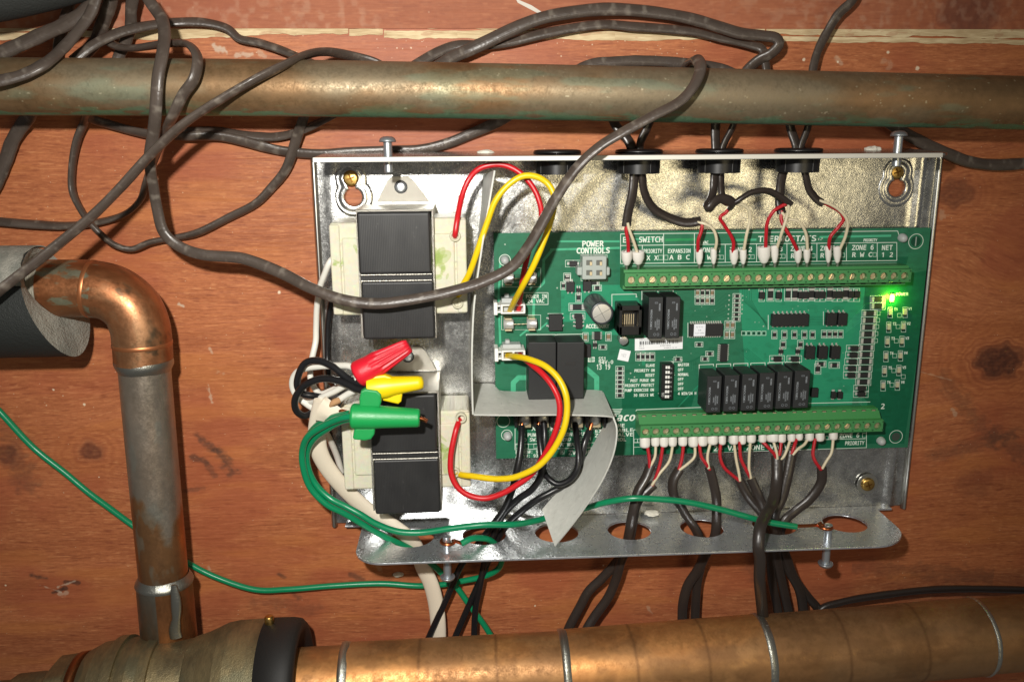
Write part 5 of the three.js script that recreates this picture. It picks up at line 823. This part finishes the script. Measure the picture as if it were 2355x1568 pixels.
// sleeve from (px, py0) to (px, py1) with a metal pin that enters the block
function ferrule(t, x, y0, y1, w, up) {
  const z = up ? 17 : 17.5, a = V(x, y0, z), b = V(x, y1, up ? 15.5 : 16.5), d = b.clone().sub(a), L = d.length(), R = w * (up ? 0.19 : 0.215) / 2;
  const prof = up ? [[-0.1, R * 0.55], [0, R * 0.96], [0.4, R], [L * 0.42, R * 0.96], [L * 0.72, R * 0.62], [L * 0.8, R * 0.42], [L * 0.82, 0.01]] : [[0, R * 0.4], [0.25, R * 0.74], [0.8, R * 0.94], [1.6, R], [L * 0.7, R * 1.03], [L, R * 0.86], [L + 0.2, 0.01]];
  const f = part(t, 'ferrule', turned(a, d, prof, 24, (q) => 1 + 0.07 * Math.cos(2 * q + x)), ferruleWhite, 'white plastic wire-end sleeve');
  part(f, 'pin', turned(a.clone().addScaledVector(d, up ? 0.78 : 0.95), d, [[0, 0.72], [L * 0.45, 0.72], [L * 0.46, 0.01]], 12), pinM);
}
function zoneCable(label, group, jack, wires, up, o = {}) {
  const p = path(jack), t = thing('zone_cable', label, 'cable', p[p.length - 1], group);
  part(t, 'jacket', sweep(p, { ...CAB, ...o }), o.m || darkJacket);
  for (const w of wires) { lead(t, w.white ? 'white_wire' : 'red_wire', w.pts, w.white ? creamPVC : redThin, w.white ? 0.72 : 0.85); if (w.f) ferrule(t, ...w.f, up); }
  return t;
}
const G1 = 'brown cables wired to the upper terminal block', ZT = 19;
const R = (pts, f) => ({ pts, f }), W = (pts, f) => ({ pts, f, white: true });
zoneCable('brown cable from the second bushing to the leftmost upper terminals', G1, [[1405, 265, 18], [1418, 292, 19], [1440, 316, 20], [1453, 342, 21], [1458, 375, 21], [1458, 405, 21], [1455, 440, 21], [1444, 490, 20], [1440, 520, 19.5]], [R([[1441, 512, 20], [1440, 530, 20], [1444, 554, 19.5], [1445, 582, 17.5]], [1441, 578, 617, 29]), W([[1443, 512, 20.6], [1447, 528, 20.6], [1456, 552, 19.5], [1466, 582, 17.5]], [1468, 578, 615, 29])], true, { roll: 0.3, r: 1.75 });
zoneCable('brown cable from the second bushing bending right to zone one', G1, [[1500, 265, 20], [1488, 295, 20], [1474, 325, 20], [1472, 345, 21], [1476, 375, 21], [1477, 402, 21], [1482, 442, 20], [1502, 478, 18], [1540, 501, 17], [1577, 512, 18], [1612, 508, 19]], [R([[1604, 509, 19], [1614, 516, 20], [1613, 530, 20], [1606, 552, 19.5], [1605, 578, 17.5]], [1608, 573, 616, 18]), W([[1604, 511, 19.6], [1622, 515, 21], [1640, 527, 21], [1648, 552, 20], [1644, 578, 17.5]], [1641, 572, 615, 17])], true, { roll: 0.6, r: 1.75 });
zoneCable('brown cable from the third bushing folded into an eye above zone two', G1, [[1648, 262, 20], [1645, 300, 20], [1646, 345, 21], [1646, 380, 21], [1643, 405, 22], [1640, 440, 23], [1632, 463, 25], [1624, 476, 27], [1630, 480, 29], [1642, 466, 29], [1655, 457, 28], [1672, 459, 27], [1685, 468, 25], [1680, 478, 23]], [R([[1682, 472, 23], [1670, 488, 22], [1656, 500, 22], [1666, 518, 21], [1680, 540, 20], [1687, 558, 19], [1685, 580, 17.5]], [1688, 574, 616, 20]), W([[1684, 470, 24], [1705, 470, 23], [1721, 481, 22], [1725, 500, 21], [1716, 545, 20], [1710, 580, 17.5]], [1709, 574, 615, 17])], true, { roll: 0.2, r: 1.75, turn: 1.2 });
zoneCable('brown cable from the third bushing arching right to zone three', G1, [[1692, 262, 22], [1685, 292, 22], [1668, 325, 21], [1661, 345, 21], [1660, 380, 20], [1658, 410, 20], [1660, 445, 20], [1668, 466, 22], [1688, 466, 24], [1705, 456, 25], [1727, 443, 25], [1765, 439, 24], [1795, 454, 23], [1817, 470, 22]], [R([[1813, 467, 22], [1797, 474, 22], [1780, 485, 22], [1766, 508, 21], [1762, 540, 20], [1761, 575, 17.5]], [1757, 567, 614, 30]), W([[1814, 469, 23], [1812, 490, 22], [1799, 532, 21], [1787, 570, 17.5]], [1782, 565, 614, 17])], true, { roll: 0.9, r: 1.75 });
zoneCable('brown cable hanging from the left of the fourth bushing to zone four', G1, [[1812, 265, 20], [1820, 300, 20], [1832, 342, 21], [1822, 370, 20], [1802, 395, 18], [1795, 430, 17], [1793, 465, 17], [1798, 492, 18]], [R([[1797, 484, 18.4], [1797, 505, 19], [1806, 525, 20], [1820, 548, 20], [1836, 580, 17.5]], [1835, 573, 612, 20]), W([[1798, 488, 19], [1812, 503, 20], [1834, 508, 21], [1852, 532, 20], [1858, 580, 17.5]], [1856, 573, 612, 17])], true, { roll: 0.3, r: 1.75 });
zoneCable('brown cable from the right of the fourth bushing to zone five', G1, [[1866, 265, 22], [1856, 300, 22], [1842, 342, 22], [1846, 375, 22], [1853, 402, 22], [1862, 437, 21], [1882, 461, 21], [1892, 467, 21]], [R([[1884, 462, 21], [1905, 471, 21], [1933, 488, 21], [1940, 504, 21], [1927, 524, 20], [1910, 545, 19.5], [1906, 575, 17.5]], [1905, 565, 613, 17]), W([[1884, 461, 22], [1908, 469, 22.5], [1932, 484, 22.5], [1949, 508, 22], [1945, 542, 20], [1931, 575, 17.5]], [1926, 567, 613, 18])], true, { roll: 0.7, r: 1.7 });
const G2 = 'brown cables wired to the lower terminal block', BO = { r: 1.85, roll: 0.4 };
zoneCable('brown cable from the first lower ferrule pair on the left', G2, [[1298, 1475, 12], [1306, 1448, 12], [1334, 1394, 11], [1353, 1360, 11], [1384, 1330, 12], [1415, 1296, 15], [1437, 1262, 20], [1447, 1222, 24], [1455, 1176, 25], [1467, 1130, 23], [1486, 1096, 21], [1496, 1070, 19]], [R([[1494, 1076, 20], [1493, 1054, 19], [1488, 1022, 17.5]], [1483, 1030, 1000, 22]), W([[1495, 1074, 20], [1506, 1050, 19], [1508, 1020, 17.5]], [1507, 1027, 999, 18])], false, BO);
zoneCable('brown cable from the second lower ferrule pair', G2, [[1338, 1475, 16], [1350, 1445, 15], [1368, 1416, 14], [1398, 1374, 14], [1417, 1330, 15], [1428, 1290, 18], [1446, 1250, 21], [1453, 1216, 22], [1460, 1172, 21], [1468, 1150, 21], [1484, 1132, 20], [1504, 1113, 19]], [R([[1500, 1117, 20], [1508, 1098, 20], [1518, 1065, 19], [1525, 1020, 17.5]], [1527, 1028, 999, 18]), W([[1499, 1116, 20.6], [1516, 1090, 20], [1539, 1060, 19], [1548, 1018, 17.5]], [1547, 1027, 998, 19])], false, BO);
zoneCable('brown cable from the third lower ferrule pair bowing left', G2, [[1570, 1470, 12], [1569, 1430, 12], [1571, 1386, 12], [1582, 1346, 12], [1604, 1312, 14], [1618, 1280, 17], [1612, 1250, 20], [1604, 1226, 22], [1595, 1210, 22], [1578, 1186, 21], [1564, 1162, 21], [1548, 1136, 21], [1548, 1106, 20], [1563, 1078, 19]], [R([[1561, 1080, 20], [1568, 1055, 19], [1572, 1018, 17.5]], [1570, 1026, 998, 19]), W([[1562, 1081, 20.5], [1582, 1066, 20], [1597, 1050, 19], [1598, 1020, 17.5]], [1594, 1028, 999, 22])], false, { ...BO, r: 1.95 });
zoneCable('brown cable from the fourth lower ferrule pair falling straight', G2, [[1598, 1470, 10], [1598, 1430, 10], [1600, 1380, 10], [1604, 1335, 11], [1616, 1290, 15], [1634, 1255, 19], [1645, 1228, 21], [1648, 1178, 21], [1647, 1144, 21], [1640, 1108, 20], [1631, 1074, 19]], [R([[1633, 1080, 20], [1622, 1064, 20], [1613, 1050, 19], [1608, 1018, 17.5]], [1616, 1026, 998, 22]), W([[1630, 1078, 20.5], [1627, 1050, 19], [1634, 1018, 17.5]], [1639, 1023, 997, 22])], false, BO);
zoneCable('brown cable from the fifth lower ferrule pair slanting right', G2, [[1795, 1450, 10], [1788, 1400, 11], [1776, 1340, 12], [1770, 1280, 16], [1770, 1215, 22], [1752, 1180, 22], [1722, 1144, 21], [1698, 1100, 19]], [R([[1702, 1106, 20], [1684, 1092, 20], [1665, 1074, 20], [1656, 1050, 19], [1658, 1015, 17.5]], [1661, 1023, 997, 18]), W([[1702, 1106, 20.6], [1699, 1085, 20], [1693, 1056, 19], [1688, 1015, 17.5]], [1687, 1022, 996, 23])], false, BO);
zoneCable('brown cable from the sixth lower ferrule pair slanting right', G2, [[1822, 1450, 12], [1812, 1400, 12], [1798, 1336, 13], [1786, 1278, 17], [1778, 1215, 24], [1762, 1180, 24], [1742, 1134, 22], [1727, 1100, 20]], [R([[1730, 1106, 20], [1716, 1080, 20], [1704, 1054, 19], [1701, 1015, 17.5]], [1707, 1022, 996, 17]), W([[1728, 1104, 20.6], [1723, 1080, 20], [1723, 1052, 19], [1726, 1014, 17.5]], [1728, 1019, 995, 19])], false, BO);
zoneCable('brown four-wire cable hanging over the front edge of the lower flange', G2, [[1760, 1475, 36], [1757, 1440, 38], [1752, 1390, 44], [1747, 1330, 50], [1748, 1284, 52], [1744, 1258, 52], [1748, 1214, 48], [1762, 1182, 40], [1776, 1158, 32], [1786, 1110, 24], [1787, 1048, 19]], [R([[1786, 1056, 20], [1782, 1046, 20], [1768, 1030, 19.5], [1752, 1014, 17.5]], [1754, 1018, 994, 18]), W([[1788, 1056, 20.6], [1786, 1040, 20], [1778, 1012, 17.5]], [1777, 1017, 993, 26]), R([[1790, 1056, 20], [1794, 1040, 19.5], [1797, 1012, 17.5]], [1798, 1018, 993, 19]), W([[1791, 1058, 20.6], [1801, 1052, 20.6], [1810, 1034, 19.5], [1818, 1010, 17.5]], [1820, 1016, 992, 17])], false, { ...BO, r: 2.1 });
zoneCable('brown cable from the eighth lower ferrule pair curving left', G2, [[1850, 1450, 12], [1846, 1392, 12], [1838, 1355, 13], [1812, 1308, 14], [1800, 1276, 16], [1786, 1222, 22], [1782, 1180, 25], [1798, 1146, 24], [1811, 1096, 22], [1822, 1038, 19]], [R([[1820, 1044, 20], [1826, 1028, 19.5], [1832, 1010, 17.5]], [1838, 1013, 991, 17]), W([[1823, 1046, 20.4], [1836, 1032, 20], [1850, 1022, 19], [1860, 1006, 17.5]], [1862, 1014, 990, 21])], false, { ...BO, r: 1.95 });
zoneCable('brown cable from the last lower ferrule pair on the right', G2, [[1900, 1450, 12], [1880, 1398, 12], [1858, 1372, 12], [1828, 1330, 13], [1812, 1290, 16], [1794, 1228, 20], [1806, 1196, 20], [1830, 1174, 19], [1864, 1146, 19], [1889, 1108, 19], [1890, 1074, 19]], [R([[1889, 1080, 20], [1876, 1062, 20], [1870, 1046, 19], [1875, 1008, 17.5]], [1886, 1015, 989, 20]), W([[1891, 1078, 20.4], [1901, 1060, 20], [1912, 1042, 19.5], [1917, 1006, 17.5]], [1917, 1012, 988, 19])], false, BO);

// ------------------------------------------------------------ single wires
function wire(name, label, cat, pts, m, r, more) { const p = path(pts), t = thing(name, label, cat, p[0]); part(t, 'insulation', sweep(p, { r, radial: 14, step: 1 }), m); if (more) more(t); return t; }
wire('power_wire', 'red wire looping from the upper transformer to the upper white plug', 'wire', [[1046, 543, 27], [1046, 539, 33], [1051, 504, 33], [1063, 447, 35], [1078, 412, 35], [1098, 390, 34], [1125, 380, 34], [1160, 380, 35], [1195, 397, 36], [1225, 430, 37], [1241, 467, 38], [1245, 497, 38], [1237, 525, 37], [1222, 556, 36], [1210, 600, 33], [1203, 632, 30], [1198, 668, 25], [1192, 712, 16]], redPVC, 1.25);
wire('power_wire', 'yellow wire looping from the upper transformer to the upper white plug', 'wire', [[1051, 700, 26], [1058, 667, 33], [1078, 630, 37], [1098, 575, 40], [1118, 517, 41], [1140, 460, 42], [1170, 424, 42], [1202, 405, 42], [1232, 406, 42], [1258, 421, 42], [1272, 444, 43], [1274, 470, 43], [1264, 514, 43], [1247, 562, 43], [1227, 610, 42], [1203, 655, 38], [1183, 692, 28], [1172, 716, 16]], yellowPVC, 1.35);
wire('power_wire', 'red wire looping from the lower transformer to the lower white plug', 'wire', [[1061, 962, 24], [1058, 963, 29], [1050, 982, 34], [1042, 1014, 36], [1036, 1050, 37], [1037, 1089, 38], [1051, 1119, 39], [1076, 1138, 40], [1113, 1146, 41], [1151, 1136, 42], [1187, 1116, 43], [1220, 1092, 44], [1246, 1056, 45], [1272, 1006, 46], [1286, 958, 46], [1285, 921, 45], [1271, 889, 43], [1248, 860, 39], [1222, 838, 33], [1195, 817, 16]], redPVC, 1.35);
wire('power_wire', 'yellow wire looping from the lower transformer to the lower white plug', 'wire', [[1043, 1086, 26], [1062, 1092, 33], [1088, 1095, 37], [1138, 1101, 41], [1175, 1099, 44], [1204, 1090, 46], [1240, 1070, 48], [1272, 1034, 49], [1297, 984, 50], [1304, 939, 49], [1300, 904, 48], [1283, 869, 45], [1254, 842, 41], [1216, 826, 35], [1186, 820, 27], [1167, 818, 16]], yellowPVC, 1.45);
// black line wires
const bare = (pts) => (t) => part(t, 'bare_end', sweep(path(pts), { r: 0.9, radial: 10, step: 0.7 }), copperWire, 'bare copper end');
wire('line_wire', 'black line wire from the first screw under the grey barrier', 'wire', [[1199, 980, 17], [1199, 1002, 20], [1195, 1047, 24], [1186, 1092, 26], [1174, 1137, 25], [1158, 1172, 23], [1128, 1213, 21], [1090, 1262, 17], [1060, 1300, 13], [1027, 1375, 11], [988, 1460, 11], [975, 1490, 11]], blackPVC, 1.65, bare([[1203, 962, 16], [1200, 975, 16.5], [1199, 986, 17.5]]));
wire('line_wire', 'black line wire from the second screw under the grey barrier', 'wire', [[1238, 980, 17], [1241, 1010, 22], [1246, 1062, 27], [1243, 1094, 28], [1224, 1124, 27], [1192, 1147, 25], [1158, 1182, 22], [1140, 1218, 20], [1122, 1262, 16], [1112, 1300, 13], [1103, 1350, 12], [1093, 1400, 11], [1090, 1455, 11], [1089, 1490, 11]], blackPVC, 1.65, bare([[1243, 962, 16], [1238, 975, 16.5], [1238, 986, 17.5]]));
wire('line_wire', 'black jumper wire looping between two screws under the grey barrier', 'wire', [[1250, 970, 17], [1252, 1000, 20], [1250, 1050, 23], [1251, 1085, 26], [1262, 1101, 29], [1283, 1113, 31], [1311, 1102, 32], [1327, 1078, 32], [1330, 1047, 30], [1326, 1010, 25], [1322, 975, 17]], blackPVC, 1.5);
wire('line_wire', 'black line wire from the last screw, passing behind the jumper', 'wire', [[1355, 990, 17], [1345, 1016, 20], [1334, 1060, 22], [1318, 1094, 23], [1296, 1116, 24], [1268, 1131, 25], [1236, 1148, 25], [1196, 1178, 23], [1166, 1206, 21], [1140, 1250, 16], [1110, 1320, 12], [1076, 1396, 10], [1050, 1456, 10], [1036, 1490, 10]], blackPVC, 1.65, bare([[1365, 962, 16], [1360, 976, 16.5], [1354, 994, 17.5]]));
// green ground wires
const loopEnd = (c, z, px, py, from) => (t) => { const o = V(px, py, z), pts = [V(...from)]; for (let i = 0; i <= 10; i++) { const a = -0.6 + i / 10 * 5.0; pts.push(vec(o.x + 3.0 * Math.cos(a) * 1.0, o.y + 0.25 * i / 10 * 3, z + 3.0 * Math.sin(a))); } part(t, 'bare_loop', sweep(pts, { r: 0.85, radial: 10, step: 0.6 }), copperWire, 'bare copper loop round the screw'); };
wire('ground_wire', 'green ground wire crossing behind the drop pipe to the left flange screw', 'wire', [[-40, 908, 7], [0, 949, 7], [75, 1029, 6], [150, 1089, 6], [200, 1131, 6], [250, 1168, 5], [300, 1205, 4], [370, 1253, 4], [435, 1297, 4], [500, 1329, 4], [588, 1356, 5], [663, 1355, 5], [763, 1347, 4], [876, 1342, 3], [963, 1347, 4], [1018, 1344, 6], [1063, 1336, 8], [1113, 1325, 11], [1142, 1311, 15], [1153, 1292, 19], [1148, 1264, 22], [1128, 1243, 26], [1105, 1237, 30], [1082, 1239, 34], [1060, 1250, 36]], greenPVC, 1.5, loopEnd(0, 34, 1029, 1247, [1062, 1249, 36]));
wire('ground_wire', 'outer green wire from the green connector down through the flange', 'wire', [[812, 957, 56], [790, 960, 54], [751, 975, 48], [708, 1003, 42], [695, 1034, 38], [696, 1072, 36], [713, 1121, 34], [751, 1160, 33], [790, 1180, 31], [838, 1208, 28], [888, 1236, 24], [931, 1256, 20], [965, 1275, 16], [993, 1297, 13], [1013, 1316, 11], [1046, 1346, 9], [1076, 1387, 9], [1113, 1437, 10], [1135, 1472, 11]], greenPVC, 1.55);
wire('ground_wire', 'inner green wire from the green connector across the flange to the right screw', 'wire', [[812, 962, 54], [785, 968, 50], [755, 984, 45], [722, 1008, 39], [706, 1036, 35], [706, 1070, 33], [724, 1112, 32], [757, 1145, 33], [797, 1166, 35], [828, 1183, 36], [863, 1204, 36], [913, 1222, 36], [963, 1225, 36], [1038, 1215, 37], [1113, 1207, 38], [1177, 1206, 36], [1215, 1201, 30], [1260, 1190, 23], [1305, 1178, 21], [1349, 1167, 23], [1389, 1156, 28], [1452, 1146, 33], [1502, 1147, 34], [1577, 1154, 35], [1652, 1170, 36], [1714, 1187, 37], [1765, 1200, 38], [1832, 1211, 39]], greenPVC, 1.5, loopEnd(0, 38, 1898, 1212, [1828, 1210, 39]));
wire('ground_wire', 'short green wire stub tucked under the cream supply cable', 'wire', [[800, 951, 50], [772, 957, 44], [742, 968, 38], [716, 990, 32], [705, 1012, 28], [702, 1040, 26], [708, 1080, 24], [722, 1118, 22], [745, 1150, 18]], greenPVC, 1.4);
// cream supply cable with a torn end
{
  const p = path([[742, 922, 36], [733, 960, 33], [728, 1000, 30], [732, 1035, 28], [752, 1075, 25], [790, 1122, 22], [830, 1160, 20], [856, 1180, 19], [905, 1210, 19], [943, 1240, 18], [962, 1275, 14], [975, 1310, 11], [990, 1342, 10], [1002, 1390, 9], [1007, 1440, 9], [1007, 1490, 9]]);
  const t = thing('supply_cable', 'thick cream sheathed supply cable with a slit end below the connectors', 'cable', p[p.length - 1]);
  part(t, 'sheath', sweep(p, { r: 2.9, a: 1.45, b: 0.72, groove: 0.22, roll: 0.15, turn: -0.2, radial: 24, step: 1 }), romexPVC);
  part(t, 'slit_flap', ruled(path([[722, 964, 40], [730, 940, 42], [742, 918, 42], [746, 912, 40]]), path([[745, 968, 40], [755, 958, 42], [768, 955, 42], [792, 945, 42]]), 0.8, 16, 6), romexPVC);
  part(t, 'paper_filler', sweep(path([[748, 958, 37], [756, 938, 41], [766, 926, 43], [780, 920, 42]]), { r: 1.3, radial: 9, step: 0.8, taper: (s) => 0.8 + 0.4 * Math.sin(s * 9) }), mat(hex(176, 136, 96), 0.9));
  part(t, 'ground_conductor', sweep(path([[752, 950, 37], [768, 944, 40], [790, 946, 43], [806, 954, 52]]), { r: 0.95, radial: 10, step: 0.8 }), copperWire);
  part(t, 'white_wire', sweep(path([[752, 944, 36], [770, 926, 39], [800, 906, 42], [832, 890, 46], [846, 882, 50]]), { r: 1.5, radial: 14, step: 1 }), whitePVC);
}
wire('lead_wire', 'white transformer wire running down the left edge of the plate', 'wire', [[770, 590, 22], [758, 602, 24], [745, 632, 22], [735, 660, 19], [728, 705, 15], [726, 755, 12], [725, 785, 12], [717, 822, 15], [712, 850, 20], [716, 880, 24], [735, 905, 28], [760, 898, 31], [800, 878, 38], [826, 862, 48]], whitePVC, 1.4);
wire('lead_wire', 'white wire looping left from the red connector', 'wire', [[828, 858, 50], [806, 843, 46], [770, 841, 40], [738, 842, 36], [702, 847, 32], [680, 858, 29], [671, 882, 27], [680, 908, 26], [706, 930, 27], [730, 948, 30], [744, 985, 26], [762, 1020, 18], [775, 1052, 12], [784, 1085, 8]], whitePVC, 1.5);
wire('lead_wire', 'short white wire under the yellow connector', 'wire', [[822, 872, 48], [800, 882, 42], [772, 898, 38], [742, 912, 34], [716, 924, 28], [700, 916, 22], [696, 896, 18]], whitePVC, 1.45);
wire('lead_wire', 'black wire in a tall loop left of the yellow connector', 'wire', [[852, 892, 52], [838, 886, 50], [801, 871, 46], [763, 842, 42], [731, 829, 39], [702, 834, 37], [687, 858, 36], [683, 890, 35], [697, 906, 34], [720, 910, 33], [745, 915, 30], [760, 930, 24]], blackPVC, 1.55);
wire('lead_wire', 'black wire in a low loop left of the yellow connector', 'wire', [[852, 897, 52], [826, 896, 50], [776, 875, 45], [738, 871, 42], [708, 881, 40], [690, 895, 38], [677, 921, 36], [681, 945, 34], [697, 956, 32], [718, 949, 29], [735, 938, 25], [752, 985, 18], [765, 1030, 12], [776, 1062, 8]], blackPVC, 1.6);
wire('lead_wire', 'black transformer wire down the left side of the plate', 'wire', [[775, 660, 10], [762, 690, 8], [754, 740, 7], [752, 790, 7], [752, 830, 8], [756, 870, 12], [770, 892, 20]], blackPVC, 1.35);

renderer.render(scene, camera);
